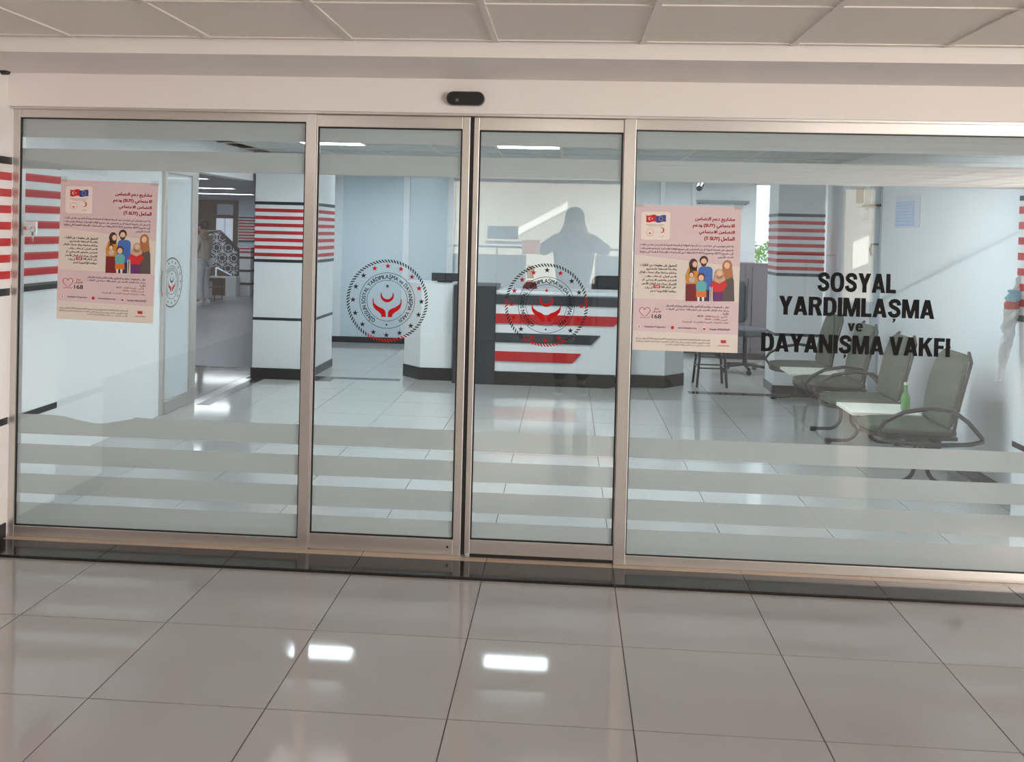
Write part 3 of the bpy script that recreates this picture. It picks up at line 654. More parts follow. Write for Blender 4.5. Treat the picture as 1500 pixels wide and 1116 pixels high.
    txt('body_text', [('للحصول على معلومات عن الطلبات', 940, 993, 388.4, 4.6), ('والأسئلة المتعلقة بالمشاريع،', 949, 993, 393.8, 4.6), ('يمكنكم مراجعة مراكز خدمات الهلال', 939, 993, 399.2, 4.6), ('الأحمر التركي، أو مكاتب وقف', 948, 993, 404.5, 4.6),
                      ('التضامن والتعاون الاجتماعي، أو', 944, 993, 409.8, 4.6), ('الاتصال بمركز نداء الهلال الأحمر', 943, 993, 415.2, 4.6), ('على الرقم 168', 971, 993, 420.6, 4.4), ('أو زيارة', 948, 958.6, 420.6, 4.4), ('مواقعنا الإلكترونية لدعم', 956, 993, 426.4, 4.6)], m_pk, 0.00035)
    part('red_tab', [[(960, 417.2), (969.6, 417.4), (969.6, 421.8), (960, 421.6)]], m_pr, 2)
    txt('tab_text', [('168', 962, 968, 419.4, 2.6)], m_card, 0.0002, False, 3)
    txt('body_text', [('لطلب المعلومات وتقديم الشكاوى واقتراحاتكم يمكنكم الاتصال', 979, 1070, 448.5, 4.2), ('بمركز نداء الهلال الأحمر على الرقم 168 مجانا في الأوقات', 979, 1070, 453, 4.2), ('الآتية', 1061.5, 1070, 458.6, 3.6)], m_pk, 0.00025)
    txt('hours_text', [('الاثنين - الجمعة 18.00 - 08.30', 1025, 1068, 462.4, 3.2), ('السبت 13.00 - 09.00', 1036, 1068, 466.8, 3.2), ('بلغات: التركية، العربية، الفارسية، الإنجليزية', 1003, 1070, 471, 3.2)], pc('rose', 170, 80, 85), 0.0002)
    hp = [(948.5+0.52*(16*math.sin(a)**3)*0.95, 456.2-0.52*(13*math.cos(a)-5*math.cos(2*a)-2*math.cos(3*a)-math.cos(4*a))) for a in [math.radians(-150+295*i/28) for i in range(29)]]
    hb = MB(); hb.tube([(X(a), -0.0018, Zz(a, b)) for a, b in hp], 0.0012, 5); hb.tube([(X(942), -0.0018, Zz(942, 464.6)), (X(956), -0.0018, Zz(956, 464.6))], 0.0011, 5)
    obj('heart_line', hb, m_pr, t)
    txt('call_text', [('مركز', 962, 968.5, 451.6, 3.6), ('الاتصال', 959.5, 972, 456, 3.8)], m_pr, 0.0003)
    txt('number_text', [('168', 959, 972.5, 462.8, 6.0)], m_pk, 0.0005, False)
    part('round_icon', [ell(941, 477.8, 2.4, 2.6)], m_card, 1)
    txt('icon_letter', [('f', 939.9, 942.1, 478, 3.6)], m_pr, 0.0003, False)
    part('round_icon', [ell(989.3, 479, 2.3, 2.4)], m_pr, 1)
    part('round_icon', [ell(1035.2, 480.4, 2.4, 2.5)], m_card, 1); part('play_icon', [rrect(1033.4, 1037, 479.2, 481.8, 0.6, 2)], m_pr, 2)
    [txt('address_text', [l], m_pk, 0.0002, False) for l in (('Kızılaykart Programları', 949, 979.5, 478.4, 3.0), ('www.kizilaykart.org', 997, 1024, 479.6, 2.8), ('Youtube: KIZILAYKART', 1042.5, 1073, 481.0, 2.6))]
    txt('footer_text', [('المساعدات النقدية المقدمة للمستفيدين عبر مشروع (SUY) ومشروع (T-SUY) تمول من قبل', 936, 1044, 496.2, 3.2), ('الاتحاد الأوروبي بالكامل وتنفذ من قبل وزارة الأسرة والخدمات الاجتماعية بالتعاون مع الهلال', 936, 1044, 500.2, 3.2), ('الأحمر التركي من خلال بطاقة الهلال الأحمر', 980, 1044, 504.4, 3.0)], m_pk, 0.00015)
    part('red_logo', [[(1059.6, 496.4), (1067.2, 496.6), (1067.2, 501), (1059.6, 500.8)]], m_pr, 2)
    txt('logo_text', [('بطاقة الهلال الأحمر', 1054.6, 1072, 504.6, 2.4)], m_pr, 0.0002)
    # family picture, one flat part for each figure with its pieces below it
    sk = pc('skin', 232, 190, 160)
    def fig(name, pieces, lay):
        root = None
        for i, (polys, m) in enumerate(pieces):
            mb = MB()
            for p in polys: mb.flat(Q(p), -0.0012-0.0003*(lay+i*0.5))
            o = obj(name if i == 0 else 'printed_shape', mb, m, t if i == 0 else root)
            if i == 0: root = o; o['label'] = name.replace('_', ' ')
    fig('printed_figure', [([[(1060, 398), (1072, 398), (1076, 410), (1077.5, 440), (1058, 440)]], pc('grey', 92, 84, 80)), ([ell(1066, 389, 7.2, 9.2), [(1059, 391), (1073, 391), (1075, 404), (1066, 408), (1058, 404)]], pc('ochre', 176, 118, 76)), ([ell(1065.6, 388, 4, 4.8)], sk)], 2)
    fig('printed_figure', [([[(1027, 418), (1044, 418), (1043, 440), (1027, 440)]], pc('navy', 60, 56, 92)), ([rrect(1024.5, 1045, 389.5, 424, 6)], pc('jumper_blue', 66, 112, 186)), ([ell(1032, 380.5, 6.2, 6.6)], pc('hair', 74, 52, 44)), ([ell(1032, 382.8, 4.2, 5.2)], sk), ([[(1028, 384), (1032, 386), (1036, 384), (1035.4, 388), (1032, 390), (1028.6, 388)]], MATS['print_hair'])], 4)
    fig('printed_figure', [([[(1007, 413), (1024.5, 413), (1024.5, 440), (1007, 440)]], pc('maroon', 122, 36, 40)), ([[(1010, 392), (1021, 391), (1025, 400), (1024.5, 415), (1007.5, 415), (1006, 404)]], pc('mustard', 206, 140, 50)), ([ell(1017, 386.5, 6.2, 8.4), [(1012, 388), (1023, 388), (1022, 396), (1012, 397)]], pc('scarf', 84, 54, 52)), ([ell(1019.2, 386.5, 3.4, 4.4)], sk), ([ell(1014.5, 400.5, 3.8, 4)], MATS['print_hair']), ([ell(1014.5, 401.6, 2.9, 3), ], sk), ([ell(1015.6, 409, 4.4, 4.2)], pc('pale_grey', 190, 182, 178))], 6)
    fig('printed_figure', [([[(1023.5, 433), (1027.4, 433), (1027, 440), (1024.4, 440)], [(1030, 433), (1034, 433), (1033.6, 440), (1031, 440)]], m_card), ([[(1022, 424), (1036.4, 424), (1037, 434), (1022, 434)]], pc('orange', 214, 118, 44)), ([rrect(1021.6, 1036.8, 411, 426, 5)], pc('teal', 104, 176, 178)), ([ell(1028.8, 404.6, 5.6, 5.8)], pc('wine', 98, 40, 44)), ([ell(1028.8, 406, 4, 4.4)], sk)], 9)
    fig('printed_figure', [([[(1046, 424), (1061.5, 424), (1060, 440), (1047, 440)]], pc('purple', 104, 50, 110)), ([[(1047, 409), (1062, 409), (1067, 417), (1064, 419), (1061, 426), (1046, 426), (1045, 418), (1041, 418)]], pc('top_red', 206, 46, 44)), ([ell(1055, 400.5, 6, 7.6), [(1049, 402), (1061, 402), (1064, 409), (1055, 414), (1046, 410)]], pc('tan_scarf', 206, 168, 142)), ([ell(1055.2, 399.5, 3.4, 4)], sk), ([[(1041.4, 419), (1042.6, 419), (1042.6, 440), (1041.4, 440)], [(1044.4, 419), (1045.6, 419), (1045.6, 440), (1044.4, 440)]], m_card)], 11)
    # clear tape at the upper corners
    tape = glass_mat('clear_tape', (0.93, 0.93, 0.92), 1.5, 0.15) if 'clear_tape' not in MATS else MATS['clear_tape']
    for x in (0.0, sx-0.028): obj('tape', bx(x-0.006, x+0.034, -0.006, -0.0055, -0.012, 0.016), tape, t)
    return t
p1 = make_poster('pink and cream family support poster stuck on the left glass panel', (-2.050, 0.0128, 1.786), 0.492, 0.688)
p2 = p1.copy(); COL.objects.link(p2); p2.location = (0.769, 0.0128, 1.725)
for ch in list(p1.children):
    c = ch.copy(); COL.objects.link(c); c.parent = p2
    for g in ch.children: d = g.copy(); COL.objects.link(d); d.parent = c
p1.rotation_euler = (0, math.radians(1.2), 0); p2['label'] = 'pink and cream family support poster stuck on the right glass panel beside the door'
# small notice on the right sliding door
nt = thing('notice', 'small white notice with faint pink lines on the right sliding door', 'notice', (0.232, 0.0155, 1.546))
obj('sheet', MB().prism(rrect(0, 0.086, -0.068, 0, 0.008), 0, 0.0006), film_mat('notice_paper', (0.85, 0.84, 0.86), 0.6, 0.0), nt)
nl = MB()
for i, (a, b) in enumerate(((0.010, 0.076), (0.012, 0.074), (0.018, 0.066), (0.022, 0.062), (0.020, 0.064))): nl.flat([(a, -0.012-0.011*i), (b, -0.012-0.011*i), (b, -0.016-0.011*i), (a, -0.016-0.011*i)], -0.0004)
obj('printed_lines', nl, mat('faint_pink', (0.75, 0.62, 0.70), 0.6), nt)

# ================================================================== INNER ROOM, LEFT
SD = thing('side_glass_door', 'open aluminium framed glass side door with emblem coloured dark as if backlit on the left', 'door', (-2.86, 0, 0))
for y0, y1 in ((2.98, 3.02), (3.53, 3.65)): obj('stile', bx(-0.02, 0.02, y0, y1, 0.0, 2.05), m_alu, SD, bevel=0.003)
obj('bottom_rail', bx(-0.028, 0.028, 3.02, 3.53, 0.005, 0.108), m_alu, SD); obj('top_rail', bx(-0.028, 0.028, 3.02, 3.53, 2.0, 2.05), m_alu, SD)
obj('glass_pane', bx(-0.004, 0.004, 3.02, 3.53, 0.108, 2.0), film_mat('pale_glass', (0.80, 0.86, 0.88), 0.35, 0.25), SD)
es = MB(); cy_, cz_, R_ = 3.155, 1.087, 0.205
def side(mb2, x=0.006):   # lay a y-flat mesh on the x plane
    for i, (a, yy, b) in enumerate(mb2.v): mb2.v[i] = (x, a, b)
    return mb2
ring2d(es, cy_, cz_, R_, 0.010, 0); ring2d(es, cy_, cz_, R_*0.675, 0.004, 0); ring2d(es, cy_, cz_, R_*0.495, 0.004, 0)
for i in range(16): a = 2*PI*i/16; es.flat(star(cy_+R_*0.84*math.cos(a), cz_+R_*0.84*math.sin(a), 0.015), 0)
es.flat(star(cy_, cz_+R_*0.35, 0.014), 0)
ring_text(es, 'GİRESUN SOSYAL YARDIMLAŞMA ve DAYANIŞMA VAKFI', cy_, cz_, R_*0.585, R_*0.135, 0, 240, -58)
se = obj('emblem', side(es), m_ddark, SD)
hand = [(-0.355, 0.065), (-0.345, 0.085), (-0.335, 0.06), (-0.325, -0.02), (-0.255, -0.09), (-0.12, -0.155), (-0.06, -0.19), (-0.03, -0.24), (-0.022, -0.36), (-0.13, -0.36), (-0.14, -0.30), (-0.28, -0.19), (-0.33, -0.13)]
for s in (1, -1): obj('hand', side(MB().flat([(cy_+s*a*R_, cz_+b*R_) for a, b in hand], 0)), m_dred, se)
q = MB(); cr = [(cy_+0.034*math.cos(math.radians(160+220*i/20)), cz_+0.03+0.034*math.sin(math.radians(160+220*i/20))) for i in range(21)]; c2 = [(cy_+0.027*math.cos(math.radians(166+208*i/20)), cz_+0.039+0.027*math.sin(math.radians(166+208*i/20))) for i in range(21)]
for i in range(20): q.flat([cr[i], cr[i+1], c2[i+1], c2[i]], 0)
obj('crescent', side(q), m_ddark, se)
def column(label, x0, x1, y0, y1, faces, top=2.349):
    t = thing('striped_column', label, 'column', ((x0+x1)/2, y0, 0))
    X0, X1, D = x0-(x0+x1)/2, x1-(x0+x1)/2, y1-y0
    obj('shaft', bx(X0, X1, 0, D, 0, top), m_wallin, t)
    sp = [(1.803, 1.835, 'k')]+[(1.762-0.0777*i-0.036, 1.762-0.0777*i, 'r') for i in range(7)]+[(1.199, 1.230, 'k'), (0.588, 0.617, 'k')]
    for a, b, c in sp: obj('red_stripe' if c == 'r' else 'black_stripe', bx(X0-0.004, X1+0.004, -0.004, D+0.004, a, b), m_red if c == 'r' else m_black, t)
    obj('plinth', bx(X0-0.012, X1+0.012, -0.012, D+0.012, 0, 0.085), m_base, t)
column('white column with red stripes left of the reception counter', -2.84, -2.21, 5.15, 5.99, None)
column('white column with red stripes behind the waiting chairs', 2.575, 3.04, 5.17, 5.60, None)
# far hall: person, balustrade, small pillar, cabinet, chair, door, stripes
def lattice(mb, poly, y, r=0.155, w=0.016):
    def inside(x, z):
        c = False; n = len(poly)
        for i in range(n):
            (x1, z1), (x2, z2) = poly[i], poly[(i+1) % n]
            if (z1 > z) != (z2 > z) and x < (x2-x1)*(z-z1)/(z2-z1)+x1: c = not c
        return c
    xs = [p[0] for p in poly]; zs = [p[1] for p in poly]; row = 0; z = min(zs)
    while z < max(zs)+r:
        x = min(xs)-(r*0.87 if row % 2 else 0)
        while x < max(xs)+r:
            for rad in (r, r*0.45):
                for i in range(12):
                    a, b = 2*PI*i/12, 2*PI*(i+1)/12
                    p, q_ = (x+rad*math.cos(a), z+rad*math.sin(a)), (x+rad*math.cos(b), z+rad*math.sin(b))
                    if inside(*p) and inside(*q_): mb.tube([(p[0], y, p[1]), (q_[0], y, q_[1])], w/2, 4, cap=False)
            for i in range(6):
                a = 2*PI*(i+0.5)/6; p, q_ = (x+r*0.45*math.cos(a), z+r*0.45*math.sin(a)), (x+r*math.cos(a), z+r*math.sin(a))
                if inside(*p) and inside(*q_): mb.tube([(p[0], y, p[1]), (q_[0], y, q_[1])], w/2, 4, cap=False)
            x += 2*r*0.87
        z += r*1.5; row += 1
BL = thing('stair_balustrade', 'patterned lattice stair balustrade with dark handrail in the far hall', 'balustrade', (0, 16.0, 0))
pl = [(-7.85, 0.62), (-7.42, 0.62), (-6.92, 0.36), (-6.92, 0.95), (-7.36, 1.40), (-7.85, 1.38)]
lb = MB(); lattice(lb, pl, 0.0); obj('lattice', lb, mat('pale_lattice', (0.62, 0.66, 0.72), 0.4), BL)
obj('backing', MB().prism(pl, 0.03, 0.04), mat('smoke_panel', (0.06, 0.065, 0.08), 0.15, spec=0.6), BL)
obj('handrail', MB().tube([(-7.85, 0, 1.41), (-7.37, 0, 1.43), (-6.86, 0, 0.95)], 0.03), m_black, BL)
obj('lower_panel', MB().prism([(-7.45, 0.58), (-6.9, 0.33), (-6.9, 0.02), (-7.0, 0.02), (-7.45, 0.3)], 0.05, 0.06), mat('deep_brown', (0.05, 0.035, 0.03), 0.5), BL)  # flat dark brown panel below the lattice
NP = thing('newel_pillar', 'short white pillar with black and red bands at the foot of the stairs', 'pillar', (-6.70, 15.75, 0))
obj('shaft', bx(-0.125, 0.125, -0.0, 0.25, 0, 1.08), m_wallin, NP)
for a, b, m in ((0.25, 0.30, m_black), (0.54, 0.59, m_black), (0.83, 0.88, m_black), (0.96, 1.0, m_red), (1.04, 1.07, m_red)): obj('band', bx(-0.13, 0.13, -0.005, 0.255, a, b), m, NP)
CB = thing('white_cabinet', 'low white open cabinet under the stairs in the far hall', 'cabinet', (-7.02, 15.5, 0))
obj('side_panel', bx(-0.02, 0.22, 0, 0.3, 0, 0.40), m_white, CB); obj('top', bx(-0.42, 0.22, 0, 0.3, 0.40, 0.43), m_white, CB); obj('back', bx(-0.42, -0.02, 0.27, 0.3, 0, 0.40), m_wood, CB); obj('shelf', bx(-0.42, -0.02, 0.02, 0.27, 0.18, 0.20), m_wood, CB)
HC = thing('black_chair', 'black cantilever chair beside the person in the far hall', 'chair', (-6.95, 14.3, 0))
obj('seat', bx(-0.22, 0.2, -0.2, 0.2, 0.42, 0.47), m_black, HC); obj('backrest', bx(-0.26, -0.20, -0.2, 0.2, 0.50, 0.86), m_black, HC)
for y in (-0.2, 0.2): obj('leg', MB().tube([(-0.23, y, 0.86), (-0.21, y, 0.44), (0.22, y, 0.44), (0.22, y, 0.02), (-0.15, y, 0.02)], 0.012), m_black, HC)
hd = struct(obj('door_1', MB().box(-9.75, -9.62, 20.44, 20.5, 0, 2.24).box(-8.72, -8.60, 20.44, 20.5, 0, 2.24).box(-9.75, -8.60, 20.44, 20.5, 2.14, 2.24).box(-9.62, -9.20, 20.46, 20.5, 0, 2.14).box(-9.2, -8.72, 20.46, 20.5, 1.75, 1.84), m_wood), 'dark wooden door frame at the end of the far hall')
for x0, x1 in ((-9.2, -8.98), (-8.94, -8.72)): obj('pane', bx(x0, x1, 20.47, 20.48, 0.05, 1.75), mat('glow_far_glass', (0.75, 0.82, 0.92), 0.2, emit=0.35), hd)  # panes given their own glow to stand for light beyond
sw = thing('striped_wall_panel', 'distant wall panel with red and black stripes in the far hall', 'wall panel', (0, 20.45, 0))
obj('panel', bx(-8.56, -7.6, 0.02, 0.05, 1.14, 1.84), m_white, sw)
for i in range(9): obj('stripe', bx(-8.56, -7.6, 0.0, 0.02, 1.80-0.08*i-0.036, 1.80-0.08*i), m_black if i in (0, 8) else m_red, sw)

# ---- people -------------------------------------------------------------
def skin_mesh(name, pts, edges, radii, levels=2):
    """grow one continuous surface over a skeleton; pts dict name->xyz, radii dict name->r or (rx,ry)"""
    keys = list(pts); me = bpy.data.meshes.new('skeleton'); me.from_pydata([pts[k] for k in keys], [(keys.index(a), keys.index(b)) for a, b in edges], [])
    o = bpy.data.objects.new('skeleton', me); COL.objects.link(o)
    o.modifiers.new('skin', 'SKIN'); sv = me.skin_vertices[0].data
    for i, k in enumerate(keys):
        r = radii[k]; sv[i].radius = r if isinstance(r, tuple) else (r, r)
        sv[i].use_root = (i == 0)
    s2 = o.modifiers.new('sub', 'SUBSURF'); s2.levels = levels; s2.render_levels = levels
    bpy.context.view_layer.update()
    out = bpy.data.meshes.new_from_object(o.evaluated_get(bpy.context.evaluated_depsgraph_get())); out.name = name
    bpy.data.objects.remove(o); bpy.data.meshes.remove(me)
    for p in out.polygons: p.use_smooth = True
    return out
def mesh_part(name, me, m, parent):
    me.materials.clear(); me.materials.append(m); return link(name, me, parent)
def hand_mb(mb, wrist, tip_dir, palm_n, side_dir, s=1.0, curl=0.5):
    """palm, four unequal bent fingers and a thumb leaving the side of the palm"""
    t = Vector(tip_dir).normalized(); n = Vector(palm_n).normalized(); sd_ = Vector(side_dir).normalized(); w = Vector(wrist)
    mb.tube([w-0.02*s*t, w+0.02*s*t, w+0.055*s*t, w+0.085*s*t], [0.024*s, 0.030*s, 0.036*s, 0.030*s], 8)
    for i, (off, ln) in enumerate(((-0.027, 0.066), (-0.009, 0.075), (0.009, 0.070), (0.027, 0.056))):
        b = w+0.078*s*t+off*s*sd_; p = [b-0.01*t]
        for k, f in enumerate((0.42, 0.33, 0.25)):
            a = curl*(k+0.6); p.append(p[-1]+ln*f*s*(math.cos(a)*t+math.sin(a)*n))
        mb.tube(p, [0.0095*s, 0.0092*s, 0.0085*s, 0.0065*s], 6)
    b = w+0.025*s*t-0.030*s*sd_
    mb.tube([b, b+s*(0.028*t-0.024*sd_+0.006*n), b+s*(0.052*t-0.034*sd_+0.016*n), b+s*(0.068*t-0.034*sd_+0.026*n)], [0.013*s, 0.011*s, 0.0095*s, 0.007*s], 6)
def person(label, loc, rotz, P, H, m_top, m_leg, m_shoe, m_skin, m_hair, hood, hands, long_sleeve=True):
    """P: joint positions (facing +y), H: head centre z"""
    t = thing('person', label, 'person', loc, rotz=rotz)
    E = [('pelvis', 'spine'), ('spine', 'chest'), ('chest', 'neck'), ('neck', 'headb'), ('headb', 'head'), ('head', 'crown')]
    R = dict(pelvis=(0.13, 0.10), spine=(0.12, 0.09), chest=(0.14, 0.095), neck=0.052, headb=(0.058, 0.066), head=(0.076, 0.092), crown=(0.058, 0.07))
    for s in 'LR':
        E += [('chest', 'sh'+s), ('sh'+s, 'el'+s), ('el'+s, 'wr'+s), ('pelvis', 'hip'+s), ('hip'+s, 'kn'+s), ('kn'+s, 'an'+s), ('an'+s, 'toe'+s)]
        R.update({'sh'+s: 0.055, 'el'+s: 0.040, 'wr'+s: 0.026, 'hip'+s: 0.085, 'kn'+s: 0.055, 'an'+s: 0.038, 'toe'+s: 0.030})
    body = skin_mesh('body', P, E, R)
    # hands join the body mesh
    hb = MB()
    for h in hands: hand_mb(hb, *h)
    # face: nose and ears belong to the same mesh
    hc = Vector(P['head'])
    hb.ball((hc.x, hc.y+0.098, hc.z-0.015), (0.014, 0.018, 0.022), 8, 6)
    for s in (-1, 1): hb.ball((hc.x+s*0.082, hc.y, hc.z-0.012), (0.012, 0.022, 0.032), 8, 6)
    bm = bmesh.new(); bm.from_mesh(body); tmp = hb.mesh('hands', m_skin, True); bm.from_mesh(tmp); bm.to_mesh(body); bm.free(); bpy.data.meshes.remove(tmp)
    for p in body.polygons: p.use_smooth = True
    mesh_part('body', body, m_skin, t)
    for s in (-1, 1):
        obj('eye', MB().ball((hc.x+s*0.033, hc.y+0.083, hc.z+0.006), (0.013, 0.009, 0.008), 8, 6), mat('eye_dark', (0.02, 0.018, 0.016), 0.2), t)
    obj('mouth', MB().ball((hc.x, hc.y+0.083, hc.z-0.060), (0.024, 0.008, 0.006), 8, 6), mat('lip', (0.45, 0.16, 0.14), 0.5), t)
    hm = MB(); hm.ball((hc.x, hc.y-0.018, hc.z+0.030), (0.096, 0.105, 0.098), 16, 10)
    if hood:
        hm.ball((hc.x, hc.y-0.045, hc.z-0.06), (0.105, 0.080, 0.15), 16, 10); hm.ball((hc.x, hc.y-0.04, hc.z-0.20), (0.15, 0.10, 0.14), 16, 10)
    obj('headscarf' if hood else 'hair', hm, m_hair, t, smooth=True)
    # clothes
    k = ['spine', 'pelvis', 'chest', 'collar']; Pt = {a: P[a] for a in ('spine', 'pelvis', 'chest')}; Pt['collar'] = tuple(Vector(P['chest']).lerp(Vector(P['neck']), 0.55))
    Pt['hem'] = tuple(Vector(P['pelvis'])+Vector((0, 0, -0.12)))
    Et = [('pelvis', 'spine'), ('spine', 'chest'), ('chest', 'collar'), ('pelvis', 'hem')]; Rt = dict(spine=(0.155, 0.125), pelvis=(0.17, 0.13), chest=(0.17, 0.12), collar=0.075, hem=(0.175, 0.135))
    for s in 'LR':
        Pt['sh'+s], Pt['el'+s] = P['sh'+s], P['el'+s]; Et += [('chest', 'sh'+s), ('sh'+s, 'el'+s)]; Rt['sh'+s] = 0.078; Rt['el'+s] = 0.064
        if long_sleeve:
            Pt['cuff'+s] = tuple(Vector(P['el'+s]).lerp(Vector(P['wr'+s]), 0.86)); Et.append(('el'+s, 'cuff'+s)); Rt['cuff'+s] = 0.046
    mesh_part('top', skin_mesh('top', Pt, Et, Rt), m_top, t)
    Pl = {'pelvis': P['pelvis']}; El = []; Rl = {'pelvis': (0.15, 0.115)}
    for s in 'LR':
        Pl['hip'+s], Pl['kn'+s] = P['hip'+s], P['kn'+s]; Pl['cf'+s] = tuple(Vector(P['an'+s])+Vector((0, 0, 0.02)))
        El += [('pelvis', 'hip'+s), ('hip'+s, 'kn'+s), ('kn'+s, 'cf'+s)]; Rl.update({'hip'+s: 0.105, 'kn'+s: 0.078, 'cf'+s: 0.066})
    mesh_part('trousers', skin_mesh('trousers', Pl, El, Rl), m_leg, t)
    for s in 'LR':
        a, b = Vector(P['an'+s]), Vector(P['toe'+s])
        sh = MB(); sh.ball(((a.x+b.x)/2, (a.y+b.y)/2, 0.045), (0.052, 0.145, 0.045), 12, 8); sh.ball((a.x, a.y-0.02, 0.07), (0.045, 0.055, 0.055), 10, 8)
        so = obj('shoe', sh, m_shoe, t, smooth=True); obj('sole', bx((a.x+b.x)/2-0.042, (a.x+b.x)/2+0.042, (a.y+b.y)/2-0.13, (a.y+b.y)/2+0.13, 0.0, 0.018), m_white, so, bevel=0.006)
    return t
m_skin1 = mat('skin', (0.55, 0.36, 0.27), 0.5)
# the photographer, standing behind the camera with raised arms, seen mirrored in the right door
zs = 1.0
Pp = dict(pelvis=(0, -0.02, 0.96), spine=(0, -0.03, 1.14), chest=(0, -0.02, 1.36), neck=(0, 0.0, 1.51), headb=(0, 0.02, 1.585), head=(0, 0.02, 1.655), crown=(0, 0.01, 1.745),
          shL=(-0.185, -0.02, 1.435), elL=(-0.315, 0.09, 1.35), wrL=(-0.10, 0.235, 1.535), shR=(0.185, -0.02, 1.435), elR=(0.315, 0.09, 1.36), wrR=(0.10, 0.235, 1.535),
          hipL=(-0.10, -0.02, 0.90), knL=(-0.105, 0.0, 0.50), anL=(-0.11, -0.03, 0.085), toeL=(-0.12, 0.12, 0.035), hipR=(0.10, -0.02, 0.90), knR=(0.105, 0.0, 0.50), anR=(0.11, -0.03, 0.085), toeR=(0.12, 0.12, 0.035))
ph_loc = (0.51, -4.75, 0)
m_coat = mat('dark_coat', (0.05, 0.055, 0.065), 0.8)
pg = person('person in dark clothes holding up a phone, mirrored in the right glass door', ph_loc, 0, Pp, 1.655, m_coat, mat('dark_trousers', (0.04, 0.04, 0.05), 0.8), m_plastic, m_skin1, mat('dark_scarf', (0.05, 0.05, 0.06), 0.8), True,
       [((-0.10, 0.235, 1.535), (0.35, 0.25, 0.9), (0.9, 0.1, -0.2), (0.1, -0.9, 0.2), 0.9, 0.55), ((0.10, 0.235, 1.535), (-0.35, 0.25, 0.9), (-0.9, 0.1, -0.2), (0.1, -0.9, 0.2), 0.9, 0.55)])
pg.scale = (1.035, 1.035, 1.035)
phn = thing('phone', 'dark phone held up in the hands of the photographer', 'phone', (0.4526, -4.452, 1.584))
obj('body', MB().prism(rrect(-0.075, 0.075, -0.036, 0.036, 0.008), -0.005, 0.004), m_plastic, phn)
# the person standing in the far hall
Pf = dict(pelvis=(0, 0, 0.90), spine=(0, 0.0, 1.06), chest=(0, 0.0, 1.26), neck=(0, 0.01, 1.40), headb=(0, 0.03, 1.465), head=(0, 0.035, 1.53), crown=(0, 0.02, 1.605),
          shL=(-0.17, 0, 1.33), elL=(-0.22, 0.02, 1.06), wrL=(-0.09, 0.19, 0.98), shR=(0.17, 0, 1.33), elR=(0.22, 0.02, 1.06), wrR=(0.09, 0.19, 1.0),
          hipL=(-0.09, 0, 0.84), knL=(-0.095, 0.02, 0.47), anL=(-0.10, -0.02, 0.085), toeL=(-0.11, 0.12, 0.035), hipR=(0.09, 0, 0.84), knR=(0.095, 0.02, 0.47), anR=(0.10, -0.02, 0.085), toeR=(0.11, 0.12, 0.035))
person('person in a pale shirt and white trousers standing in the far hall', (-6.62, 13.2, 0), math.radians(75), Pf, 1.53, mat('beige_shirt', (0.62, 0.56, 0.48), 0.8), mat('white_cotton', (0.75, 0.76, 0.80), 0.8), m_white, m_skin1, mat('black_hair', (0.02, 0.018, 0.018), 0.6), False,
       [((-0.09, 0.19, 0.98), (0.8, 0.5, -0.1), (0, 0.2, -1), (0, 1, 0.2), 0.9, 0.5), ((0.09, 0.19, 1.0), (-0.8, 0.5, -0.1), (0, 0.2, -1), (0, 1, 0.2), 0.9, 0.5)], long_sleeve=False)

# ================================================================== INNER ROOM, MIDDLE
PT = thing('glass_partition', 'pale partition of two frosted panels on the back wall', 'partition', (0, 8.20, 0))
for x0, x1 in ((-2.82, -2.66), (-1.82, -1.73), (-1.21, -1.12)): obj('post', bx(x0, x1, 0, 0.06, 0, 2.30), m_white, PT, bevel=0.003)
obj('head_rail', bx(-2.82, -1.12, 0, 0.06, 2.30, 2.345), m_white, PT)
for x0, x1 in ((-2.66, -1.82), (-1.73, -1.21)): obj('panel', bx(x0, x1, 0.025, 0.035, 0.08, 2.30), mat('pale_blue_panel', (0.66, 0.74, 0.78), 0.2), PT)
obj('plinth', bx(-2.82, -1.12, -0.005, 0.06, 0, 0.08), m_base, PT)
def octo(x0, x1, y0, y1, c): return [(x0+c, y0), (x1-c, y0), (x1, y0+c), (x1, y1), (x0, y1), (x0, y0+c)]
def pier(label, x0, x1, chl, chr_):
    t = thing('counter_pier', label, 'counter', ((x0+x1)/2, 5.26, 0)); c = (x0+x1)/2
    P = [(x0-c+chl, 0), (x1-c-chr_, 0), (x1-c, chr_*1.1), (x1-c, 0.62), (x0-c, 0.62), (x0-c, chl*1.1)]
    Pb = [(a*1.03, b-0.012 if b < 0.3 else b) for a, b in P]
    obj('body', MB().prism(P, 0.13, 1.0, 'z'), m_white, t); obj('plinth', MB().prism(Pb, 0, 0.13, 'z'), m_base, t)
    obj('top', MB().prism([(a*1.01, b-0.004) for a, b in P], 1.0, 1.015, 'z'), m_white, t)
pier('white chamfered counter pier left of the reception desk', -1.285, -0.735, 0.21, 0.01)
pier('white chamfered counter pier right of the reception desk', 1.115, 1.70, 0.01, 0.22)
DK = thing('reception_desk', 'white reception desk with red and black slanted bars on its front', 'desk', (0, 5.12, 0))
m_dkgrey = mat('anthracite_board', (0.035, 0.037, 0.045), 0.3, spec=0.5)
obj('end_panel', bx(-0.715, -0.275, -0.02, 0.62, 0.0, 1.015), m_dkgrey, DK, bevel=0.003)
obj('front_panel', bx(-0.275, 1.10, 0.0, 0.03, 0.14, 0.935), m_white, DK)
obj('worktop', bx(-0.275, 1.10, 0.0, 0.62, 0.94, 0.975), m_white, DK, bevel=0.003)
obj('plinth', MB().prism([(-0.275, 0.0), (0.90, 0.0), (0.955, 0.02), (0.97, 0.06), (0.97, 0.11), (0.955, 0.139), (-0.275, 0.139)], -0.012, 0.03), m_base, DK)
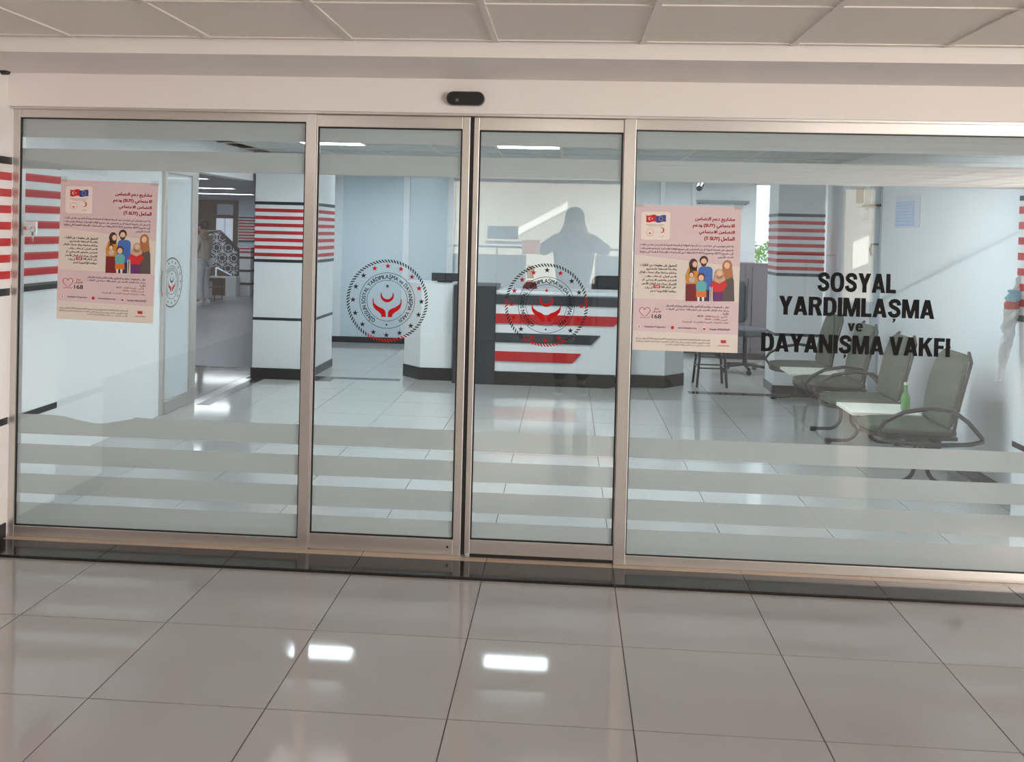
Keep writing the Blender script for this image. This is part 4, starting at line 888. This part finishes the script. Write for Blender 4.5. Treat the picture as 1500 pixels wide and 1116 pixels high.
obj('plinth', bx(0.97, 1.10, 0.004, 0.03, 0.0, 0.139), mat('brown_plinth', (0.20, 0.15, 0.12), 0.4), DK)
obj('front_bar', bx(-0.275, 1.10, -0.012, 0.0, 0.833, 0.932), m_dkgrey, DK)
for z0, z1, xt, xb, m in ((0.636, 0.735, 1.075, 0.93, m_red), (0.440, 0.538, 0.805, 0.715, m_dkgrey), (0.246, 0.347, 0.612, 0.524, m_red)):
    obj('front_bar', MB().prism([(-0.275, z0), (xb, z0), (xt, z1), (-0.275, z1)], -0.014, 0.0), m, DK)
obj('rear_panel', bx(-0.275, 1.10, 0.60, 0.62, 0.0, 0.94), m_white, DK)
MN = thing('monitor', 'dark monitor seen from behind on the left counter pier', 'monitor', (-0.87, 5.58, 1.015))
obj('screen', bx(-0.15, 0.16, 0, 0.03, 0.012, 0.10), m_dkgrey, MN, bevel=0.004); obj('foot', bx(-0.08, 0.08, -0.04, 0.10, 0, 0.012), m_plastic, MN)
PN = thing('desk_pennant', 'small dark and red pennant stand on the reception desk', 'pennant', (0.055, 5.55, 0.9755))
obj('base', MB().prism([(-0.085, 0.0), (0.075, 0.0), (0.07, 0.05), (0.03, 0.09), (-0.03, 0.09), (-0.075, 0.03)], -0.03, 0.03), mat('dark_red_cloth', (0.16, 0.02, 0.02), 0.7), PN)
obj('cloth', MB().prism([(-0.035, 0.11), (0.035, 0.11), (0.04, 0.22), (0.02, 0.245), (-0.03, 0.245), (-0.045, 0.20)], -0.008, 0.008), mat('dark_wine_cloth', (0.06, 0.015, 0.02), 0.7), PN)
obj('pole', MB().tube([(0, 0, 0.05), (0, 0, 0.245)], 0.006), m_chrome, PN)
def office_chair(label, loc, rz, m):
    t = thing('office_chair', label, 'chair', loc, rotz=rz)
    obj('seat', MB().prism(rrect(-0.24, 0.24, -0.24, 0.24, 0.07), 0.44, 0.52, 'z'), m, t, bevel=0.02)
    obj('backrest', MB().prism(rrect(-0.22, 0.22, 0.60, 1.09, 0.09), 0.20, 0.26), m, t, bevel=0.015)
    obj('back_strut', MB().tube([(0, 0.1, 0.44), (0, 0.27, 0.5), (0, 0.265, 0.75)], 0.02), m_plastic, t)
    obj('gas_lift', MB().tube([(0, 0, 0.09), (0, 0, 0.44)], 0.025), m_plastic, t)
    for i in range(5):
        a = 2*PI*i/5; o = obj('base_arm', MB().tube([(0, 0, 0.10), (0.27*math.cos(a), 0.27*math.sin(a), 0.07)], 0.018), m_plastic, t)
        obj('castor', MB().tube([(0.27*math.cos(a)-0.012, 0.27*math.sin(a), 0.03), (0.27*math.cos(a)+0.012, 0.27*math.sin(a), 0.03)], 0.03, 10), m_plastic, o)
    return t
office_chair('black office chair behind the reception desk', (0.99, 6.35, 0), 0.15, m_plastic)
office_chair('dark grey office chair beside the right counter pier', (2.55, 6.6, 0), 2.2, mat('dark_grey_fabric', (0.07, 0.075, 0.09), 0.8))
# stool
ST = thing('bar_stool', 'tall black four legged stool right of the counter pier', 'stool', (1.99, 5.55, 0))
for sx in (-1, 1):
    for sy in (-1, 1): obj('leg', MB().tube([(sx*0.155, sy*0.155, 0.0), (sx*0.10, sy*0.10, 0.72)], 0.014), m_tube, ST)
for z in (0.20, 0.32):
    w = 0.155-0.055*z/0.72
    for a, b in (((-w, -w), (w, -w)), ((w, -w), (w, w)), ((w, w), (-w, w)), ((-w, w), (-w, -w))): obj('rung', MB().tube([(*a, z), (*b, z)], 0.008), m_tube, ST)
obj('seat', MB().lathe([(0.15, 0.715), (0.17, 0.73), (0.17, 0.76), (0.15, 0.775)], seg=20), m_plastic, ST, smooth=False)
# cabinet at the back, camera, door frames
DC = thing('drawer_cabinet', 'brown drawer cabinet with bar handles by the back window', 'cabinet', (2.62, 7.72, 0))
m_cab = mat('mauve_brown_board', (0.17, 0.14, 0.15), 0.35, var=0.08)
obj('body', bx(-0.2, 0.62, 0.02, 0.5, 0.08, 1.22), m_cab, DC); obj('top', bx(-0.22, 0.64, 0.0, 0.5, 1.22, 1.25), m_cab, DC); obj('plinth', bx(-0.18, 0.60, 0.05, 0.5, 0, 0.08), m_base, DC)
for x0, x1 in ((-0.195, 0.205), (0.215, 0.615)):
    dd = obj('cabinet_door', bx(x0, x1, 0.0, 0.02, 0.09, 1.21), m_cab, DC, bevel=0.003)
    obj('handle', MB().tube([(x1-0.05, -0.03, 0.80), (x1-0.05, -0.03, 1.05)], 0.008), m_plastic, dd)
SC = thing('security_camera', 'small black security camera under the ceiling above the right pier', 'camera', (1.95, 6.4, 2.15))
obj('mount', MB().tube([(0, 0, 0.0), (0, 0, 0.20)], 0.012), m_white, SC); obj('head', MB().tube([(0.02, 0.05, 0.03), (-0.02, -0.07, -0.02)], 0.035, 10), m_plastic, SC)
CR = thing('curtain_rail', 'grey curtain rail on the back wall above the poster', 'curtain rail', (0, 8.2, 0))
obj('rail', bx(2.16, 2.86, 0, 0.04, 2.03, 2.07), mat('mid_grey', (0.30, 0.33, 0.35), 0.5), CR)
for x in (2.2, 2.82): obj('bracket', bx(x-0.01, x+0.01, 0.02, 0.07, 2.02, 2.06), m_plastic, CR)
for x in (1.71, 2.13): tag(obj('wall_post', bx(x-0.03, x+0.03, 8.22, 8.27, 0.08, 2.345), m_white, bevel=0.003), 'slim white upright post on the back wall '+('left' if x < 2 else 'right')+' of the pair behind the poster', 'post')

# ================================================================== INNER ROOM, RIGHT
def bench(label, loc, seats, tables, legs, arms, y0, y1):
    """beam bench along y, people face -x; X local 0 = beam"""
    t = thing('waiting_bench', label, 'bench', loc)
    obj('beam', bx(-0.03, 0.03, y0, y1, 0.30, 0.35), m_tube, t)
    for y in legs:
        g = MB()
        for s in (-1, 1):
            pts = [(s*0.03, y, 0.33), (s*0.04, y, 0.20)]
            for i in range(7): a = PI/2*i/6; pts.append((s*(0.04+0.10*(1-math.cos(a))), y, 0.13-0.10*math.sin(a)))
            pts += [(s*0.27, y, 0.027)]
            g.tube(pts, 0.014, 8)
        lo = obj('leg', g, m_tube, t, smooth=True)
        obj('cross_bar', MB().tube([(-0.035, y, 0.20), (0.035, y, 0.20)], 0.010), m_tube, lo)
        for s in (-1, 1): obj('foot_cap', MB().tube([(s*0.24, y, 0.024), (s*0.285, y, 0.024)], 0.021), m_plastic, lo)
    for y in seats:
        w = 0.25
        sp = [(0.13, -w*0.92), (0.13, w*0.92), (-0.05, w), (-0.28, w*0.86), (-0.37, w*0.55), (-0.39, 0), (-0.37, -w*0.55), (-0.28, -w*0.86), (-0.05, -w)]
        s_ = obj('seat', MB().prism([(a, y+b) for a, b in sp], 0.375, 0.415, 'z'), m_seat, t, bevel=0.012)
        obj('seat_pan', MB().prism([(a*1.01, y+b*1.02) for a, b in sp], 0.352, 0.374, 'z'), m_tube, s_)
        bk = MB(); n = 9
        prof = [(0.075, 0.42), (0.095, 0.55), (0.125, 0.70), (0.165, 0.84), (0.18, 0.875)]
        wd = [0.215, 0.235, 0.235, 0.215, 0.15]
        for (x, z), ww in zip(prof, wd): bk.v += [(x, y-ww, z), (x, y+ww, z), (x+0.035, y+ww, z+0.01), (x+0.035, y-ww, z+0.01)]
        for i in range(len(prof)-1):
            for j in range(4): bk.face([i*4+j, i*4+(j+1) % 4, i*4+4+(j+1) % 4, i*4+4+j])
        bk.face([0, 1, 2, 3]); bk.face([len(bk.v)-4+j for j in range(4)])
        b_ = obj('backrest', bk, m_seat, t, bevel=0.012)
        for s in (-1, 1):
            obj('back_tube', MB().tube([(0.03, y+s*0.20, 0.345), (0.105, y+s*0.235, 0.40), (0.125, y+s*0.245, 0.55), (0.160, y+s*0.245, 0.70), (0.202, y+s*0.228, 0.845), (0.218, y+s*0.15, 0.893)], 0.011), m_tube, b_)
    for y in arms:
        pts = [(-0.33, 0.47), (-0.22, 0.53), (-0.06, 0.56), (0.08, 0.545), (0.17, 0.48), (0.255, 0.385), (0.262, 0.365), (0.18, 0.345), (0.02, 0.335), (-0.2, 0.34), (-0.33, 0.36), (-0.37, 0.41)]
        obj('armrest', MB().tube([(a, y, b) for a, b in pts], 0.014, 8, closed=True), m_tube, t, smooth=True)
    for y in legs: pass
    for y in tables:
        tb = obj('table_top', bx(-0.36, 0.10, y-0.19, y+0.19, 0.395, 0.418), m_offwhite, t, bevel=0.003); obj('table_bracket', bx(-0.05, 0.05, y-0.12, y+0.12, 0.35, 0.395), m_tube, tb)
    return t
BXc = 2.76
bench('green grey two seat waiting bench with white table nearest the glass', (BXc, 0, 0), [1.72, 2.64], [2.18], [1.72, 2.90], [1.43, 2.93], 1.48, 2.95)
bench('green grey waiting bench further back beside the striped column', (BXc, 0, 0), [3.48, 4.42], [3.95], [3.34, 4.82], [3.20, 4.72], 3.25, 4.90)
BT = thing('bottle', 'small green glass bottle on the white bench table', 'bottle', (2.80, 2.13, 0.4185))
obj('glass_body', MB().lathe([(0.026, 0), (0.030, 0.004), (0.030, 0.085), (0.024, 0.105), (0.012, 0.125), (0.011, 0.165), (0.013, 0.168), (0.013, 0.178)], seg=16), mat('green_glass', (0.10, 0.28, 0.08), 0.1, spec=0.6), BT, smooth=True)
obj('cap', MB().lathe([(0.014, 0.175), (0.014, 0.19), (0.010, 0.193)], seg=12), mat('pale_cap', (0.6, 0.65, 0.5), 0.4), BT)
# things on the right wall
NB = thing('wall_notice', 'pale blue notice sheet pinned on the right wall above the bench', 'notice', (3.178, 3.27, 1.815))
obj('sheet', bx(-0.003, 0, -0.27, 0.27, -0.125, 0.135), mat('pale_notice', (0.70, 0.72, 0.80), 0.6), NB)
obj('print_block', bx(-0.0045, -0.003, -0.16, 0.26, -0.11, 0.09), mat('blue_print', (0.46, 0.57, 0.78), 0.6), NB)
for i in range(7): obj('print_line', bx(-0.0055, -0.0045, -0.13, 0.25, 0.07-0.026*i, 0.076-0.026*i), mat('pale_print', (0.62, 0.70, 0.84), 0.6), NB)
SB = thing('wall_speaker', 'white wall box with brown square front on the right wall', 'speaker', (3.178, 4.34, 1.99))
obj('housing', bx(-0.05, 0, -0.14, 0.14, -0.10, 0.10), m_offwhite, SB, bevel=0.004); obj('grille', bx(-0.056, -0.05, -0.10, 0.10, -0.065, 0.065), mat('brown_mesh', (0.22, 0.16, 0.13), 0.7), SB)
obj('lower_box', bx(-0.035, 0, -0.10, 0.02, -0.21, -0.13), m_white, SB)
dr = struct(obj('door_2', bx(3.165, 3.181, 3.88, 4.10, 0.085, 2.10), mat('grey_blue_door', (0.42, 0.50, 0.54), 0.4)), 'narrow grey blue shaft door in the right wall')
obj('door_handle', MB().tube([(3.165, 3.91, 1.55), (3.12, 3.91, 1.55), (3.115, 3.93, 1.55), (3.115, 3.97, 1.50), (3.12, 3.95, 1.45)], 0.011), m_plastic, dr)
obj('shelf_bracket', bx(3.08, 3.165, 3.86, 4.12, 1.88, 1.90), m_plastic, dr)
# crumpled plastic bag hanging at the end of the near right wall
BG = thing('plastic_bag', 'crumpled white plastic bag with blue and red print hanging at the right', 'bag', (2.74, 0.47, 1.15))
random.seed(3)
def crumple(mb, z0, z1, xc0, xc1, w0, w1, n=8):
    r = len(mb.v); seg = 10
    for i in range(n+1):
        t = i/n; z = z0+(z1-z0)*t; xc = xc0+(xc1-xc0)*t+random.uniform(-0.004, 0.004); w = w0+(w1-w0)*t
        for j in range(seg): a = 2*PI*j/seg; mb.v.append((xc+w*math.cos(a)*random.uniform(0.7, 1.15), 0.45*w*math.sin(a)*random.uniform(0.6, 1.3), z+random.uniform(-0.004, 0.004)))
    for i in range(n):
        for j in range(seg): mb.face([r+i*seg+j, r+i*seg+(j+1) % seg, r+(i+1)*seg+(j+1) % seg, r+(i+1)*seg+j])
    mb.face([r+j for j in range(seg)]); mb.face([r+n*seg+j for j in range(seg)])
    return mb
m_bag = mat('white_plastic_bag', (0.78, 0.83, 0.86), 0.2, spec=0.6)
obj('bag_body', crumple(MB(), -0.27, 0.10, -0.075, -0.02, 0.018, 0.042, 12), m_bag, BG, smooth=False)
obj('red_print', crumple(MB(), 0.10, 0.14, -0.02, -0.015, 0.043, 0.043, 2), mat('bag_red', (0.6, 0.12, 0.10), 0.3), BG)
obj('blue_print', crumple(MB(), 0.14, 0.20, -0.015, -0.01, 0.043, 0.04, 3), mat('bag_blue', (0.25, 0.55, 0.72), 0.3), BG)
obj('handle_loop', crumple(MB(), 0.20, 0.27, 0.0, 0.012, 0.022, 0.008, 4), m_bag, BG)
obj('hook', MB().tube([(0.015, 0.0, 0.27), (0.015, 0.0, 0.285), (0.005, 0, 0.29)], 0.003, 6), m_chrome, BG)
# shrub outside the far window
SH = thing('shrub', 'green leafy shrub outside the far window', 'shrub', (3.5, 10.4, -0.05))
lv = MB(); random.seed(11)
for i in range(1500):
    th_, ph_, rr = random.uniform(0, 2*PI), random.uniform(-1, 1), random.uniform(0.5, 1.0)**0.5
    c = Vector((1.0*rr*math.cos(th_)*math.sqrt(1-ph_*ph_), 0.6*rr*math.sin(th_)*math.sqrt(1-ph_*ph_), 0.85+0.75*rr*ph_))
    a = Vector((random.uniform(-1, 1), random.uniform(-1, 1), random.uniform(-1, 1))).normalized()*0.06; b = a.orthogonal().normalized()*0.028
    n = len(lv.v); lv.v += [tuple(c-a), tuple(c+b), tuple(c+a), tuple(c-b)]; lv.face([n, n+1, n+2, n+3])
lo = obj('leaves', lv, mat('leaf_green', (0.12, 0.22, 0.06), 0.5, var=0.3, scale=3), SH); lo['kind'] = 'stuff'
obj('stem', MB().tube([(0, 0, 0), (0.05, 0, 0.5), (-0.05, 0.05, 1.0)], 0.03), m_wood, SH)
struct(obj('floor', bx(-6, 14, 8.43, 30, -0.3, -0.05), MATS['outside_paving']), 'paved ground outside the far window')
